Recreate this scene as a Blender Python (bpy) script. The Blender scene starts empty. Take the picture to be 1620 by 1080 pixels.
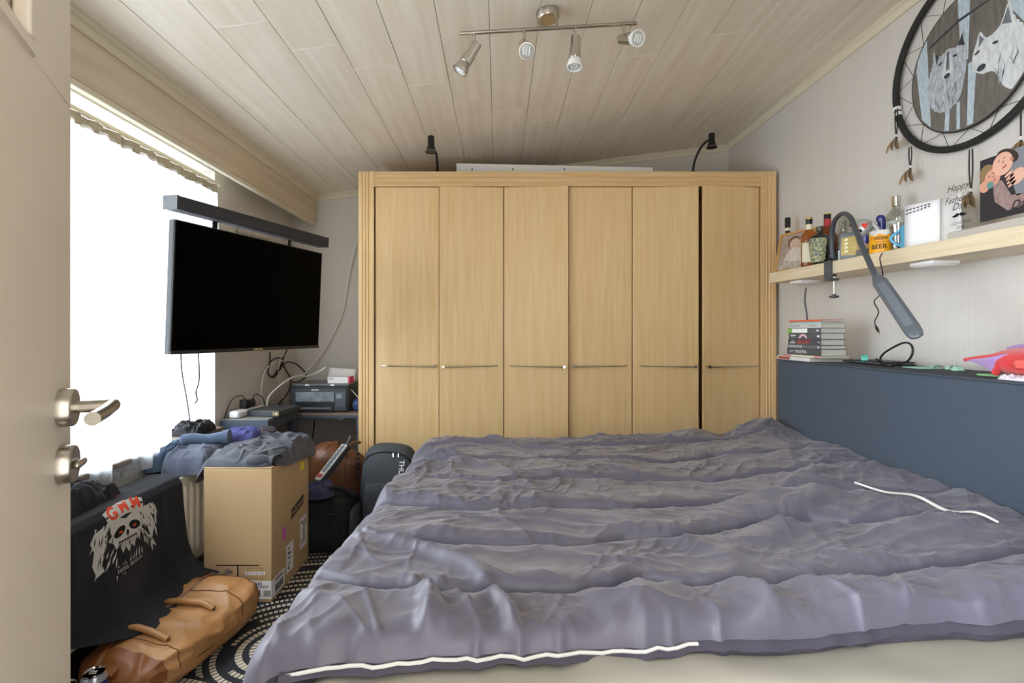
import bpy, bmesh, math, random
import numpy as np
from mathutils import Vector, Matrix, Euler
from mathutils.geometry import tessellate_polygon
random.seed(4)
S = bpy.context.scene
COL = S.collection
# ---------------------------------------------------------------- camera (photo taken as 1620x1080)
F, CX, CY, H = 800.0, 788.0, 525.0, 1.2
cd = bpy.data.cameras.new('camera'); cam = bpy.data.objects.new('camera', cd); COL.objects.link(cam)
cam.location = (0, 0, H); cam.rotation_euler = (math.pi/2, 0, 0)
cd.sensor_width = 36; cd.lens = F/1620*36
cd.shift_x = (810-CX)/1620; cd.shift_y = (CY-540)/1620; cd.clip_start = .02
S.camera = cam
# ---------------------------------------------------------------- world, daylight, exposure
W = bpy.data.worlds.new('overcast_sky'); S.world = W; W.use_nodes = True
W.node_tree.nodes['Background'].inputs[0].default_value = (1.0, .97, .93, 1)
W.node_tree.nodes['Background'].inputs[1].default_value = 2.2
sd = bpy.data.lights.new('daylight', 'SUN'); sd.energy = 16.0; sd.angle = math.radians(100); sd.color = (.86, .93, 1.0)
so = bpy.data.objects.new('daylight', sd); COL.objects.link(so)
so.rotation_euler = Vector((.92, .20, -.36)).to_track_quat('-Z', 'Y').to_euler()
S.view_settings.view_transform = 'Standard'; S.view_settings.look = 'None'
S.view_settings.exposure = 0.68; S.view_settings.gamma = 1.0; S.view_settings.use_curve_mapping = False
S.cycles.use_denoising = True; S.cycles.max_bounces = 10; S.cycles.diffuse_bounces = 6
S.cycles.transparent_max_bounces = 12; S.cycles.caustics_reflective = False; S.cycles.caustics_refractive = False
S.cycles.sample_clamp_indirect = 4.0

# ---------------------------------------------------------------- pixel helpers: a pixel gives a ray, the plane gives the distance
def py_(u, v, Y): return Vector(((u-CX)/F*Y, Y, H-(v-CY)/F*Y))
def px_(u, v, X): return py_(u, v, X*F/(u-CX))
def pz_(u, v, Z): return py_(u, v, (H-Z)*F/(v-CY))

# ---------------------------------------------------------------- materials
def lin(h):
    h = h.lstrip('#'); c = [int(h[i:i+2], 16)/255 for i in (0, 2, 4)]
    return tuple((x/12.92 if x <= .04045 else ((x+.055)/1.055)**2.4) for x in c) + (1,)
MC = {}
def mat(name, col, rough=.55, metal=0, var=0, vs=6, stretch=(1,1,1), col2=None, bump=0, bs=200, bstretch=None,
        trans=0, ior=1.45, sheen=0, coat=0, detail=4, perobj=0, spec=None, wave=None, thr=None):
    if name in MC: return MC[name]
    m = bpy.data.materials.new(name); m.use_nodes = True; MC[name] = m
    nt = m.node_tree; N = nt.nodes; L = nt.links; b = N['Principled BSDF']
    c = lin(col) if isinstance(col, str) else col
    b.inputs['Base Color'].default_value = c; b.inputs['Roughness'].default_value = rough; b.inputs['Metallic'].default_value = metal
    b.inputs['Transmission Weight'].default_value = trans; b.inputs['IOR'].default_value = ior
    b.inputs['Sheen Weight'].default_value = sheen; b.inputs['Coat Weight'].default_value = coat
    if spec is not None: b.inputs['Specular IOR Level'].default_value = spec
    if var or bump or perobj:
        tc = N.new('ShaderNodeTexCoord'); vec = tc.outputs['Object']
        if perobj:
            oi = N.new('ShaderNodeObjectInfo'); ad = N.new('ShaderNodeVectorMath'); ad.operation = 'MULTIPLY_ADD'
            L.new(oi.outputs['Random'], ad.inputs[0]); ad.inputs[1].default_value = (37, 53, 41); L.new(vec, ad.inputs[2]); vec = ad.outputs[0]
    if var:
        mp = N.new('ShaderNodeMapping'); mp.inputs['Scale'].default_value = stretch; L.new(vec, mp.inputs[0])
        n = N.new('ShaderNodeTexNoise'); n.inputs['Scale'].default_value = vs; n.inputs['Detail'].default_value = detail; L.new(mp.outputs[0], n.inputs['Vector'])
        r = N.new('ShaderNodeValToRGB'); r.color_ramp.elements[0].position = (thr or (.3, .7))[0]; r.color_ramp.elements[1].position = (thr or (.3, .7))[1]
        c2 = lin(col2) if col2 else tuple(x*(1-var) for x in c[:3])+(1,)
        r.color_ramp.elements[0].color = c2; r.color_ramp.elements[1].color = c
        L.new(n.outputs['Fac'], r.inputs[0]); out = r.outputs[0]
        if perobj:
            hs = N.new('ShaderNodeHueSaturation'); mr = N.new('ShaderNodeMapRange'); mr.inputs[3].default_value = 1-perobj; mr.inputs[4].default_value = 1+perobj
            L.new(oi.outputs['Random'], mr.inputs[0]); L.new(mr.outputs[0], hs.inputs['Value']); L.new(out, hs.inputs['Color']); out = hs.outputs[0]
        L.new(out, b.inputs['Base Color'])
    if bump:
        mp2 = N.new('ShaderNodeMapping'); mp2.inputs['Scale'].default_value = bstretch or (1,1,1); L.new(vec, mp2.inputs[0])
        n2 = N.new('ShaderNodeTexNoise'); n2.inputs['Scale'].default_value = bs; n2.inputs['Detail'].default_value = 2; L.new(mp2.outputs[0], n2.inputs['Vector'])
        bp = N.new('ShaderNodeBump'); bp.inputs['Strength'].default_value = bump; bp.inputs['Distance'].default_value = .004
        L.new(n2.outputs['Fac'], bp.inputs['Height']); L.new(bp.outputs[0], b.inputs['Normal'])
    return m

m_paper = mat('wallpaper', '#d8d4cf', .85, var=.07, vs=1, stretch=(260, 260, 1.2), bump=.2, bs=1, bstretch=(260, 260, 3))
m_ceil = mat('ceiling_laminate', '#efe8da', .36, var=.1, col2='#e2d8c5', vs=1, stretch=(26, 1.5, 26), perobj=.012, bump=.05, bs=1, bstretch=(160, 6, 160), detail=6)
m_joint = mat('joint_white', '#f6f2e8', .5)
m_back = mat('ceiling_groove', '#a89c84', .8)
m_trim = mat('trim_cream', '#e0d8c2', .45, var=.05, vs=4, stretch=(9, 2, 9))
m_pelmet = mat('pelmet_laminate', '#ddd0ba', .45, var=.1, col2='#cdbda3', vs=1, stretch=(20, 1.5, 24))
m_floor = mat('floor_wood', '#4a3425', .4, var=.35, vs=2, stretch=(14, 1.5, 1))
m_oak = mat('beech_veneer', '#e8c998', .42, var=.12, col2='#debb84', vs=1, stretch=(42, 42, 2.2), perobj=.02, bump=.06, bs=1, bstretch=(300, 300, 8), detail=7)
m_oakh = mat('beech_veneer_rail', '#e2c190', .42, var=.12, col2='#d3ab73', vs=1, stretch=(2.4, 30, 60), bump=.06, bs=1, bstretch=(8, 300, 300), detail=7)
m_oakin = mat('cabinet_interior', '#3a2c1c', .8)
m_steel = mat('brushed_steel', '#b9b2a6', .3, 1.0, var=.1, vs=1, stretch=(20, 20, 300))
m_chrome = mat('chrome', '#cfcac0', .18, 1.0)
m_white = mat('white_plastic', '#e9e9e8', .4)
m_paint = mat('white_paint', '#ece8df', .4)
m_doorp = mat('door_paint', '#ddd2c0', .38, var=.03, vs=3)
m_black = mat('black_plastic', '#17181a', .45)
m_dark = mat('dark_grey_plastic', '#3a3d42', .42)
m_grey = mat('grey_plastic', '#6d7074', .45)
m_screen = mat('tv_screen', '#010101', .5, spec=.03)
m_cord = mat('black_cord', '#1b1b1e', .6)
m_cordw = mat('white_cord', '#e4e3df', .5)
m_card = mat('cardboard', '#c2a47b', .8, var=.08, vs=3, bump=.15, bs=1, bstretch=(6, 6, 240))
m_label = mat('paper_white', '#eeeeee', .7)
m_ink = mat('ink_black', '#161616', .7)
m_rad = mat('radiator_enamel', '#ebe4d2', .35)
m_head = mat('headboard_fabric', '#444f5f', .95, var=.18, vs=380, bump=.5, bs=700, sheen=.1)
m_headt = mat('headboard_top_fabric', '#4a535e', .95, var=.2, vs=60, bump=.4, bs=600)
m_duvet = mat('duvet_satin', '#63606f', .40, var=.10, vs=5, bump=.12, bs=900, sheen=.25)
m_duvet2 = mat('duvet_lining_seam_shade', '#4b4754', .8, var=.1, vs=8)  # underside layer, and the painted crevice shade along the seams
m_hem = mat('duvet_piping', '#d8d6d2', .8)
m_sheet = mat('bed_sheet', '#a29e92', .85, var=.08, vs=5, bump=.3, bs=9)
m_shirt = mat('black_jersey', '#16181f', .95, bump=.2, bs=500, sheen=.08)
m_print_w = mat('print_white', '#c4c4c0', .8)
m_print_r = mat('print_red', '#d8472e', .8)
m_leather = mat('tan_leather', '#b98a5a', .4, var=.4, col2='#9c6e40', vs=7, bump=.25, bs=60)
m_leather_d = mat('dark_tan_leather', '#8a532a', .42, var=.3, vs=8, bump=.25, bs=60)
m_brown = mat('brown_leather', '#754a30', .4, var=.4, vs=9, bump=.3, bs=50)
m_stitch = mat('seam_brown', '#5a3216', .6)
m_brass = mat('aged_metal', '#7d7468', .35, 1.0)
m_nylon = mat('grey_nylon', '#4c5158', .7, var=.12, vs=10, bump=.2, bs=400)
m_nylonk = mat('black_nylon', '#1a1b1f', .75, var=.2, vs=12, bump=.3, bs=300)
m_navy = mat('navy_cloth', '#3a3c5e', .95, var=.2, vs=20, bump=.5, bs=300, sheen=.2)
m_denim = mat('blue_grey_knit', '#4d5d74', .95, var=.2, vs=30, bump=.8, bs=220, bstretch=(1, 1, 3), sheen=.2)
m_charcoal = mat('charcoal_cloth', '#474a52', .8, var=.12, vs=9, bump=.25, bs=400, sheen=.15)
m_slate = mat('slate_cloth', '#555a6a', .9, var=.12, vs=9, bump=.25, bs=400, sheen=.15)
m_shelfw = mat('shelf_laminate', '#e6d9bd', .45, var=.08, col2='#d8c7a4', vs=1, stretch=(30, 2, 60))
m_table = mat('table_dark', '#4c5560', .55)
m_tabletop = mat('table_top_wood', '#8a7668', .6, var=.2, vs=2, stretch=(2, 20, 20))
m_amber = mat('amber_spirit', '#b3651f', .08, trans=.55, coat=.3)
m_glass = mat('clear_glass', '#eef2f0', .03, trans=1.0, ior=1.4)
m_cream = mat('cream_label', '#e9e2c4', .6)
m_red = mat('red_plush', '#d8282e', .95, var=.15, vs=25, bump=.6, bs=300, sheen=.4)
m_lilac = mat('lilac_plush', '#a585bd', .95, bump=.6, bs=300, sheen=.4)
m_yellow = mat('yellow_print', '#f0a915', .4)
m_teal = mat('teal_tape', '#5fbfa8', .4)
m_mint = mat('mint_paper', '#a9d8c4', .7)
m_green = mat('green_paper', '#8fc98a', .7)
m_bluep = mat('blue_glaze', '#2b2f7a', .25, coat=.5)
m_bluel = mat('light_blue_glaze', '#5aa6c8', .25, coat=.5)
m_page = mat('book_pages', '#c9c7bf', .85, var=.12, vs=1, stretch=(3, 3, 900))
m_feather = mat('feather_brown', '#8d7355', .9, var=.4, vs=60)
m_hoop = mat('hoop_leather', '#2b2b2a', .75, var=.35, vs=25, bump=.5, bs=60)

def sheer(name, t, tint, lace=0):
    m = bpy.data.materials.new(name); m.use_nodes = True; nt = m.node_tree; N = nt.nodes; L = nt.links
    N.remove(N['Principled BSDF']); o = N['Material Output']
    tr = N.new('ShaderNodeBsdfTransparent'); tl = N.new('ShaderNodeBsdfTranslucent'); df = N.new('ShaderNodeBsdfDiffuse')
    tl.inputs[0].default_value = tint; df.inputs[0].default_value = tint
    a = N.new('ShaderNodeMixShader'); a.inputs[0].default_value = .35; L.new(tl.outputs[0], a.inputs[1]); L.new(df.outputs[0], a.inputs[2])
    b = N.new('ShaderNodeMixShader'); b.inputs[0].default_value = 1-t; L.new(tr.outputs[0], b.inputs[1]); L.new(a.outputs[0], b.inputs[2])
    tc = N.new('ShaderNodeTexCoord'); mp = N.new('ShaderNodeMapping'); mp.inputs['Scale'].default_value = (90, 90, 12) if not lace else (45, 45, 45)
    n = N.new('ShaderNodeTexNoise'); n.inputs['Scale'].default_value = 1; n.inputs['Detail'].default_value = 3
    L.new(tc.outputs['Object'], mp.inputs[0]); L.new(mp.outputs[0], n.inputs['Vector'])
    mr = N.new('ShaderNodeMapRange'); mr.inputs[1].default_value = .35; mr.inputs[2].default_value = .65
    mr.inputs[3].default_value = 1-t-.05-lace; mr.inputs[4].default_value = min(1, 1-t+.05+lace); L.new(n.outputs['Fac'], mr.inputs[0]); L.new(mr.outputs[0], b.inputs[0])
    L.new(b.outputs[0], o.inputs[0]); return m
m_sheer = sheer('sheer_voile', .34, (.93, .94, .96, 1))
m_lace = sheer('lace_voile', .30, (.9, .92, .96, 1), .10)
m_tape = mat('header_tape_cloth', '#b3a893', .9, var=.25, vs=40)
m_hemlace = sheer('lace_hem', .12, (.72, .75, .80, 1), .12)
def pane_mat(name, tint, rough=.02, f=.08):
    m = bpy.data.materials.new(name); m.use_nodes = True; nt = m.node_tree; N = nt.nodes; L = nt.links
    N.remove(N['Principled BSDF']); tr = N.new('ShaderNodeBsdfTransparent'); tr.inputs[0].default_value = tint
    g = N.new('ShaderNodeBsdfGlossy'); g.inputs['Roughness'].default_value = rough
    x = N.new('ShaderNodeMixShader'); x.inputs[0].default_value = f; L.new(tr.outputs[0], x.inputs[1]); L.new(g.outputs[0], x.inputs[2])
    L.new(x.outputs[0], N['Material Output'].inputs[0]); return m
m_pane = pane_mat('window_glass', (.97, .99, 1, 1))
m_acryl = pane_mat('acrylic', (.99, .99, .985, 1), .03, .035)
m_clear = pane_mat('thin_glass', (.86, .88, .85, 1), .04, .22)

# rug: printed rings of dashes
def rug_mat():
    m = bpy.data.materials.new('rug_print'); m.use_nodes = True; nt = m.node_tree; N = nt.nodes; L = nt.links; b = N['Principled BSDF']
    b.inputs['Roughness'].default_value = .95
    def mth(op, a, b_=None, c=None):
        n = N.new('ShaderNodeMath'); n.operation = op
        for i, q in enumerate((a, b_, c)):
            if q is None: continue
            if isinstance(q, (int, float)): n.inputs[i].default_value = q
            else: L.new(q, n.inputs[i])
        return n.outputs[0]
    tc = N.new('ShaderNodeTexCoord'); sp = N.new('ShaderNodeSeparateXYZ'); L.new(tc.outputs['Object'], sp.inputs[0])
    def rings(cx, cy, k, seed):
        dx = mth('SUBTRACT', sp.outputs[0], cx); dy = mth('SUBTRACT', sp.outputs[1], cy)
        r = mth('SQRT', mth('ADD', mth('MULTIPLY', dx, dx), mth('MULTIPLY', dy, dy)))
        th = mth('ADD', mth('ARCTAN2', dy, dx), 3.14159)
        q = mth('DIVIDE', r, k); idx = mth('FLOOR', q); fr = mth('FRACT', q)
        wn = N.new('ShaderNodeTexWhiteNoise'); wn.noise_dimensions = '1D'; L.new(mth('ADD', idx, seed), wn.inputs['W'])
        on = mth('LESS_THAN', fr, mth('MULTIPLY_ADD', wn.outputs[0], .3, .28))
        cnt = mth('FLOOR', mth('MULTIPLY', mth('ADD', idx, .6), k*6.2832/.021))
        a = mth('MULTIPLY', mth('DIVIDE', th, 6.2832), cnt)
        dash = mth('LESS_THAN', mth('FRACT', a), mth('MULTIPLY_ADD', wn.outputs[0], .34, .5))
        wn2 = N.new('ShaderNodeTexWhiteNoise'); wn2.noise_dimensions = '2D'; cb = N.new('ShaderNodeCombineXYZ')
        L.new(mth('ADD', idx, seed), cb.inputs[0]); L.new(mth('FLOOR', mth('MULTIPLY', th, 1.1)), cb.inputs[1]); L.new(cb.outputs[0], wn2.inputs['Vector'])
        return mth('MULTIPLY', mth('MULTIPLY', on, dash), mth('GREATER_THAN', wn2.outputs[0], .12)), r
    a, ra = rings(-.83, 1.92, .0425, 3.0); c, rc = rings(-1.12, 1.42, .05, 19.0)
    sel = mth('LESS_THAN', rc, .34)
    mk = mth('ADD', mth('MULTIPLY', c, sel), mth('MULTIPLY', a, mth('SUBTRACT', 1, sel)))
    mx = N.new('ShaderNodeMix'); mx.data_type = 'RGBA'; L.new(mk, mx.inputs[0]); mx.inputs[6].default_value = lin('#24262e'); mx.inputs[7].default_value = lin('#cfc4b0')
    L.new(mx.outputs[2], b.inputs['Base Color'])
    n2 = N.new('ShaderNodeTexNoise'); n2.inputs['Scale'].default_value = 900; bp = N.new('ShaderNodeBump'); bp.inputs['Strength'].default_value = .5; bp.inputs['Distance'].default_value = .002
    L.new(tc.outputs['Object'], n2.inputs['Vector']); L.new(n2.outputs['Fac'], bp.inputs['Height']); L.new(bp.outputs[0], b.inputs['Normal'])
    return m
m_rug = rug_mat()

# ---------------------------------------------------------------- geometry helpers
def tag(o, label, cat, group=None, kind=None):
    o['label'] = label; o['category'] = cat
    if group: o['group'] = group
    if kind: o['kind'] = kind
    return o
def thing(name, label, cat, loc=(0, 0, 0), rot=(0, 0, 0), group=None):
    o = bpy.data.objects.new(name, None); COL.objects.link(o); o.location = loc; o.rotation_euler = rot
    o.empty_display_size = .05
    return tag(o, label, cat, group)
def link(name, me, m, parent=None, local=False):
    o = bpy.data.objects.new(name, me); COL.objects.link(o)
    if m: me.materials.append(m)
    if parent:
        o.parent = parent
        if not local and parent.type == 'EMPTY': o.matrix_parent_inverse = parent.matrix_basis.inverted()
    return o
class G:
    def __init__(s): s.v = []; s.f = []
    def add(s, v, f):
        n = len(s.v); s.v += [tuple(p) for p in v]; s.f += [tuple(i+n for i in q) for q in f]; return s
    def box(s, x0, x1, y0, y1, z0, z1, M=None):
        v = [Vector(p) for p in ((x0,y0,z0),(x1,y0,z0),(x1,y1,z0),(x0,y1,z0),(x0,y0,z1),(x1,y0,z1),(x1,y1,z1),(x0,y1,z1))]
        if M: v = [M @ p for p in v]
        return s.add(v, [(0,3,2,1),(4,5,6,7),(0,1,5,4),(1,2,6,5),(2,3,7,6),(3,0,4,7)])
    def hexa(s, v): return s.add(v, [(0,3,2,1),(4,5,6,7),(0,1,5,4),(1,2,6,5),(2,3,7,6),(3,0,4,7)])
    def tube(s, pts, r, n=8, cap=True):
        pts = [Vector(p) for p in pts]; m = len(pts); rs = r if isinstance(r, (list, tuple)) else [r]*m
        up = None; v = []
        for i, p in enumerate(pts):
            t = (pts[min(i+1, m-1)]-pts[max(i-1, 0)]).normalized()
            if up is None: up = t.orthogonal().normalized()
            up = (up - t*up.dot(t)); up = up.normalized() if up.length > 1e-6 else t.orthogonal().normalized()
            b = t.cross(up)
            v += [p+(up*math.cos(a)+b*math.sin(a))*rs[i] for a in (2*math.pi*k/n for k in range(n))]
        f = [(i*n+k, i*n+(k+1) % n, (i+1)*n+(k+1) % n, (i+1)*n+k) for i in range(m-1) for k in range(n)]
        if cap: f += [tuple(range(n-1, -1, -1)), tuple(range((m-1)*n, m*n))]
        return s.add(v, f)
    def loft(s, secs, n=24, M=None, cap=True):
        # secs: (rx, ry, z, exponent, ox, oy)
        v = []
        for q in secs:
            rx, ry, z = q[:3]; e = q[3] if len(q) > 3 else 2; ox = q[4] if len(q) > 4 else 0; oy = q[5] if len(q) > 5 else 0
            for k in range(n):
                a = 2*math.pi*(k+.5)/n; c, d = math.cos(a), math.sin(a)
                v.append(Vector((ox+rx*math.copysign(abs(c)**(2/e), c), oy+ry*math.copysign(abs(d)**(2/e), d), z)))
        if M: v = [M @ p for p in v]
        m = len(secs)
        f = [(i*n+k, i*n+(k+1) % n, (i+1)*n+(k+1) % n, (i+1)*n+k) for i in range(m-1) for k in range(n)]
        if cap: f += [tuple(range(n-1, -1, -1)), tuple(range((m-1)*n, m*n))]
        return s.add(v, f)
    def lathe(s, prof, c=(0, 0, 0), n=24, M=None):
        T = Matrix.Translation(c)
        return s.loft([(r, r, z) for r, z in prof], n, (T @ M) if M else T)
    def prism(s, poly, f0, f1):
        n = len(poly); v = [f0(a, b) for a, b in poly]+[f1(a, b) for a, b in poly]
        tri = tessellate_polygon([[Vector((a, b, 0)) for a, b in poly]])
        return s.add(v, [tuple(t) for t in tri]+[tuple(i+n for i in reversed(t)) for t in tri]+[(i, (i+1) % n, n+(i+1) % n, n+i) for i in range(n)])
    def grid(s, nu, nv, fn):
        v = [fn(i/nu, j/nv) for j in range(nv+1) for i in range(nu+1)]
        f = [(j*(nu+1)+i, j*(nu+1)+i+1, (j+1)*(nu+1)+i+1, (j+1)*(nu+1)+i) for j in range(nv) for i in range(nu)]
        return s.add(v, f)
    def make(s, name, m, parent=None, bevel=0, smooth=True, local=False, sub=0, solid=0, seg=2, ang=40):
        me = bpy.data.meshes.new(name); me.from_pydata(s.v, [], s.f); me.update()
        bm = bmesh.new(); bm.from_mesh(me); bmesh.ops.recalc_face_normals(bm, faces=bm.faces); bm.to_mesh(me); bm.free()
        if smooth:
            me.polygons.foreach_set('use_smooth', [True]*len(me.polygons)); me.set_sharp_from_angle(angle=math.radians(ang))
        o = link(name, me, m, parent, local)
        if solid: d = o.modifiers.new('thickness', 'SOLIDIFY'); d.thickness = solid; d.offset = 0
        if bevel: d = o.modifiers.new('bevel', 'BEVEL'); d.width = bevel; d.segments = seg; d.limit_method = 'ANGLE'
        if sub: d = o.modifiers.new('smooth', 'SUBSURF'); d.levels = sub; d.render_levels = sub
        return o
def BX(name, m, parent, x0, x1, y0, y1, z0, z1, bevel=.003, M=None, local=False): return G().box(x0, x1, y0, y1, z0, z1, M).make(name, m, parent, bevel, local=local)
def spline(pts, n=8):
    pts = [Vector(p) for p in pts]; q = [pts[0]]+pts+[pts[-1]]; out = []
    for i in range(1, len(q)-2):
        a, b, c, d = q[i-1], q[i], q[i+1], q[i+2]
        for k in range(n):
            t = k/n
            out.append(.5*((2*b)+(c-a)*t+(2*a-5*b+4*c-d)*t*t+(3*b-3*c+d-a)*t**3))
    return out+[pts[-1]]
def cord(name, pts, r, m, parent=None, n=7, seg=8): return G().tube(spline(pts, seg), r, n).make(name, m, parent)
_fc = {}
def text2d(s, size=1.0, align='CENTER', shear=0, bold=0, sx=1.0):
    c = bpy.data.curves.new('t', 'FONT'); c.body = s; c.size = size; c.align_x = align; c.align_y = 'CENTER'; c.shear = shear; c.resolution_u = 3; c.offset = bold
    o = bpy.data.objects.new('t', c); me = bpy.data.meshes.new_from_object(o)
    v = [(p.co.x*sx, p.co.y) for p in me.vertices]; f = [tuple(p.vertices) for p in me.polygons]
    bpy.data.objects.remove(o); bpy.data.curves.remove(c); bpy.data.meshes.remove(me)
    return (v, f)
def shift(t, dx, dy, rot=0):
    c, s = math.cos(rot), math.sin(rot)
    return ([(a*c-b*s+dx, a*s+b*c+dy) for a, b in t[0]], t[1])
def ell(cx, cy, rx, ry, n=20, rot=0):
    c, s = math.cos(rot), math.sin(rot)
    return [(cx+rx*math.cos(t)*c-ry*math.sin(t)*s, cy+rx*math.cos(t)*s+ry*math.sin(t)*c) for t in (2*math.pi*k/n for k in range(n))]
def rect(x0, y0, x1, y1): return [(x0, y0), (x1, y0), (x1, y1), (x0, y1)]
def deco(name, shapes, mapf, m, parent, cut=0):
    v = []; f = []
    for s in shapes:
        n = len(v)
        if isinstance(s, tuple): v += list(s[0]); f += [tuple(i+n for i in q) for q in s[1]]
        else:
            tri = tessellate_polygon([[Vector((a, b, 0)) for a, b in s]]); v += list(s); f += [tuple(i+n for i in t) for t in tri]
    me = bpy.data.meshes.new(name); me.from_pydata([(a, b, 0) for a, b in v], [], f)
    if cut:
        bm = bmesh.new(); bm.from_mesh(me); bmesh.ops.triangulate(bm, faces=bm.faces)
        for _ in range(5):
            es = [e for e in bm.edges if e.calc_length() > cut]
            if not es: break
            bmesh.ops.subdivide_edges(bm, edges=es, cuts=1)
            bmesh.ops.triangulate(bm, faces=bm.faces)
        bm.to_mesh(me); bm.free()
    for p in me.vertices: p.co = mapf(p.co.x, p.co.y)
    me.update(); return link(name, me, m, parent)
def frame_map(o, ex, ey, off=None):
    o, ex, ey = Vector(o), Vector(ex), Vector(ey); off = Vector(off) if off else Vector((0, 0, 0))
    return lambda a, b: o+ex*a+ey*b+off
# numpy value noise
_rng = np.random.RandomState(11); _P = _rng.rand(256, 256)
def vn(x, y, seed=0):
    x = np.asarray(x, float)+seed*17.3; y = np.asarray(y, float)+seed*9.7
    xi = np.floor(x).astype(int); yi = np.floor(y).astype(int); fx = x-xi; fy = y-yi
    fx = fx*fx*fx*(fx*(fx*6-15)+10); fy = fy*fy*fy*(fy*(fy*6-15)+10)
    g = lambda i, j: _P[i & 255, j & 255]
    return (g(xi, yi)*(1-fx)+g(xi+1, yi)*fx)*(1-fy)+(g(xi, yi+1)*(1-fx)+g(xi+1, yi+1)*fx)*fy
def fbm(x, y, seed=0, o=3):
    r = 0; a = .5
    for k in range(o): r = r+a*vn(x*2**k, y*2**k, seed+k); a *= .5
    return r/(1-.5**o)
def ridge(x, y, seed=0, p=2.0): return (1-np.abs(2*vn(x, y, seed)-1))**p
def crest(x, y, seed=0, w=.3): return np.exp(-((2*vn(x, y, seed)-1)/w)**2)
def sstep(x, a, b):
    t = np.clip((x-a)/(b-a), 0, 1); return t*t*(3-2*t)
def npgrid(name, P, m, parent=None):
    nv, nu = P.shape[:2]; me = bpy.data.meshes.new(name)
    i = np.arange((nv-1)*(nu-1)); j = i//(nu-1); k = i % (nu-1); a = j*nu+k
    q = np.stack([a, a+1, a+nu+1, a+nu], 1)
    me.vertices.add(nv*nu); me.vertices.foreach_set('co', P.reshape(-1).astype(np.float32))
    me.loops.add(q.size); me.loops.foreach_set('vertex_index', q.reshape(-1).astype(np.int32))
    me.polygons.add(len(q)); me.polygons.foreach_set('loop_start', (np.arange(len(q))*4).astype(np.int32))
    me.polygons.foreach_set('use_smooth', np.ones(len(q), bool)); me.update(calc_edges=True); me.validate()
    return link(name, me, m, parent)
def struct(o): o['kind'] = 'structure'; return o

exec_parts = True
# ================================================================ THE ROOM
XL, XR, YB = -1.646, 1.86, 4.077
def zc(x): return 2.476+.1222*x
Y0 = .05                                             # the room starts at the doorway the picture is taken from
struct(G().box(-2.0, XR+.15, Y0, YB+.12, -.08, 0).make('floor', m_floor))
o = G(); o.add([(XR, Y0, 0), (XR+.12, Y0, 0), (XR+.12, YB+.12, 0), (XR, YB+.12, 0), (XR, Y0, zc(XR)), (XR+.12, Y0, zc(XR)), (XR+.12, YB+.12, zc(XR)), (XR, YB+.12, zc(XR))], [(0,3,2,1),(4,5,6,7),(0,1,5,4),(1,2,6,5),(2,3,7,6),(3,0,4,7)])
struct(o.make('wall_right', m_paper))
o = G(); o.hexa([(XL-.3, YB, 0), (XR, YB, 0), (XR, YB+.12, 0), (XL-.3, YB+.12, 0), (XL-.3, YB, zc(XL-.3)), (XR, YB, zc(XR)), (XR, YB+.12, zc(XR)), (XL-.3, YB+.12, zc(XL-.3))])
struct(o.make('wall_back', m_paper))
WY0, WY1, WZ0, WZ1 = .35, 2.94, .63, 2.13
o = G(); xo = XL-.3
o.box(xo, XL, WY1, YB, 0, zc(xo)); o.box(xo, XL, Y0, WY0, 0, zc(xo)); o.box(xo, XL, WY0, WY1, 0, WZ0); o.box(xo, XL, WY0, WY1, WZ1, zc(xo))
struct(o.make('wall_left', m_paper))
# near wall with the doorway behind and beside the camera
DX0, DX1, DZ = -.36, .56, 2.06
o = G(); o.box(xo, DX0, -.05, Y0, 0, zc(xo)); o.box(DX1, XR+.12, -.05, Y0, 0, zc(DX1)); o.box(xo, DX0, -.05, Y0, 0, 2.2); o.box(DX0, DX1, -.05, Y0, DZ, zc(DX0))
struct(o.make('wall_near', m_paper))
# ceiling: sloping backing with separate laminate planks
o = G(); x0, x1 = XL-.3, XR+.12
o.hexa([(x0, Y0, zc(x0)+.009), (x1, Y0, zc(x1)+.009), (x1, YB+.12, zc(x1)+.009), (x0, YB+.12, zc(x0)+.009), (x0, Y0, zc(x0)+.07), (x1, Y0, zc(x1)+.07), (x1, YB+.12, zc(x1)+.07), (x0, YB+.12, zc(x0)+.07)])
ceil = struct(o.make('ceiling', m_back))
J = {-5: 2.66, -4: 2.879, -3: 3.09, -2: 3.306, -1: 3.504, 0: 2.298, 1: 2.5175, 2: 2.738, 3: 2.925, 4: 3.15, 5: 3.366, 6: 2.495, 7: 3.248, 8: 2.387, 9: 2.94, 10: 3.458, 11: 2.6, 12: 3.1}
for k in range(-5, 12):
    a, b = -.657+.2072*k, -.657+.2072*(k+1)
    a, b = max(a, -1.475), min(b, XR)
    if b-a < .01: continue
    ys = [Y0]+sorted(y for y in (J[k]+1.4*i for i in (-2, -1, 0, 1)) if Y0+.03 < y < YB-.03)+[YB]
    for y in ys[1:-1]: G().hexa([(a+.002, y-.0022, zc(a)+.0004), (b-.002, y-.0022, zc(b)+.0004), (b-.002, y+.0022, zc(b)+.0004), (a+.002, y+.0022, zc(a)+.0004), (a+.002, y-.0022, zc(a)+.004), (b-.002, y-.0022, zc(b)+.004), (b-.002, y+.0022, zc(b)+.004), (a+.002, y+.0022, zc(a)+.004)]).make('joint_strip', m_joint, ceil)
    for y0, y1 in zip(ys[:-1], ys[1:]):
        p, q, c, d = a+.0011, b-.0011, y0+.0024, y1-.0024; t = .008
        G().hexa([(p, c, zc(p)), (q, c, zc(q)), (q, d, zc(q)), (p, d, zc(p)), (p, c, zc(p)+t), (q, c, zc(q)+t), (q, d, zc(q)+t), (p, d, zc(p)+t)]).make('plank', m_ceil, ceil, .0012, seg=1)
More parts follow.
